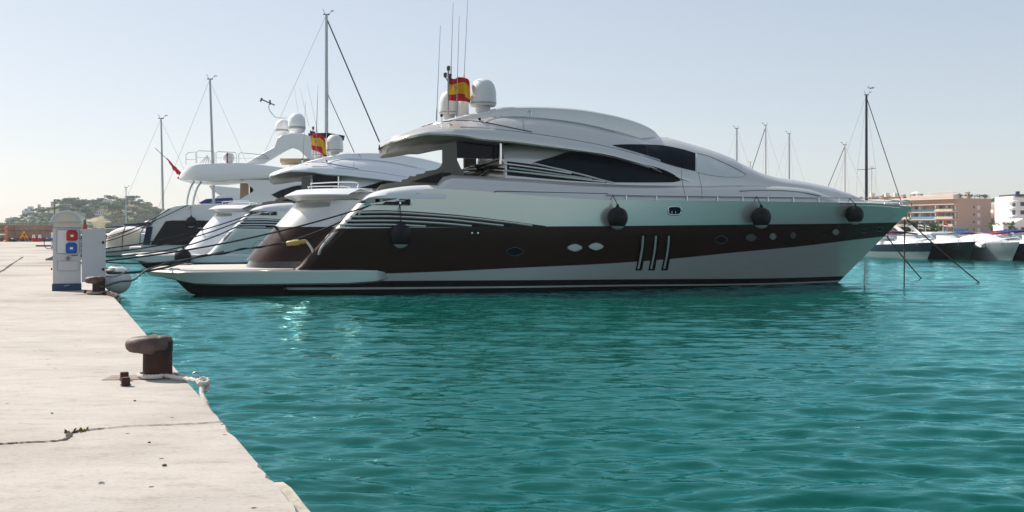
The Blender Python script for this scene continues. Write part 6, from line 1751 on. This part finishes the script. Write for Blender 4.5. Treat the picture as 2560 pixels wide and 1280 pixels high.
board(2383, 2421, 571, 578.5, 128, 'wide blue board above the white boats before the end wall')
board(2358, 2366, 566, 576, 131, 'small upright blue board left of the wide blue board')
mat('kiosk_rose', (0.40, 0.10, 0.12), rough=0.8)
def kiosk(px0, px1, y0, y1, d, mt, label):
    k = d/F; Z = lambda y: CAM_Z - (y - HY)*k; root = empty('kiosk', (((px0 + px1)/2 - CX)*k, d, .8), 0, label, 'kiosk')
    m_ = MB(); m_.box((0, 1.5, (Z(y0) - .8)/2), ((px1 - px0)*k, 3, Z(y0) - .8)); m_.build('wall', mt, root, bevel=.05)
    m_ = MB(); m_.box((0, 1.4, Z(y0) - .7), ((px1 - px0)*k*1.08, 3.4, .16)); m_.build('roof', 'slab_pale', root)
    m_ = MB(); m_.box((0, -.03, (Z(y0) - .8)*.55), ((px1 - px0)*k*.6, .08, (Z(y0) - .8)*.4)); m_.build('window', 'window_dark', root)
kiosk(2508, 2521, 565, 585, 140, 'shutter_white', 'white kiosk left of the white house')
kiosk(2533, 2560, 584, 600, 118, 'kiosk_rose', 'rose red kiosk at the right edge behind the boats')
kiosk(2210, 2255, 581, 600, 120, 'terracotta', 'low terracotta kiosk behind the bow')

# ---- airliner high above the black mast
def plane():
    p = at(2178, 220, 3600.0); root = empty('airplane', p, R(25), 'small airplane in the sky above the black mast', 'airplane')
    m_ = MB(); m_.lathe([(.01, -14), (1.2, -10), (1.9, -5), (1.9, 9), (1.2, 13), (.01, 15)], (0, 0, 0), 10); f_ = m_.build('fuselage', 'plane_grey', root); f_.rotation_euler = (0, R(84), 0)
    for s_ in (-1, 1):
        m_ = MB(); m_.prism([(-1, 0, 0), (4, 0, 0), (-2, s_*16, 1.4), (-4, s_*16, 1.4)], (0, 0, .5)); m_.build('wing', 'plane_grey', root)
        m_ = MB(); m_.prism([(-11, 0, .5), (-13.5, 0, .5), (-14.5, s_*6, .8), (-13.5, s_*6, .8)], (0, 0, .3)); m_.build('tailplane', 'plane_grey', root)
        m_ = MB(); m_.tube([(0, s_*5.5, -1.3), (4, s_*5.5, -1.3)], 1.0, 8); m_.build('engine', 'plane_grey', root)
    m_ = MB(); m_.prism([(-10, -.2, 1), (-13.5, -.2, 1), (-15, -.2, 6), (-13, -.2, 6)], (0, .4, 0)); m_.build('tail_fin', 'plane_grey', root)
mat('plane_grey', (0.20, 0.22, 0.25), rough=0.5)
plane()

# ================================================================== thin summer haze over the harbour
def haze():
    m = bpy.data.materials.new('haze_air'); m.use_nodes = True; nt = m.node_tree
    nt.nodes.remove(nt.nodes['Principled BSDF'])
    v = nt.nodes.new('ShaderNodeVolumePrincipled'); v.inputs['Color'].default_value = (0.86, 0.92, 1.0, 1); v.inputs['Density'].default_value = 0.00022; v.inputs['Anisotropy'].default_value = 0.2
    nt.links.new(v.outputs[0], nt.nodes['Material Output'].inputs['Volume']); M['haze_air'] = m
    b = MB(); b.box((0, 640, 17.3), (2440, 1940, 37.4)); tag(b.build('haze', 'haze_air', smooth=0), 'thin pale haze in the harbour air', 'haze', kind='stuff')
haze()
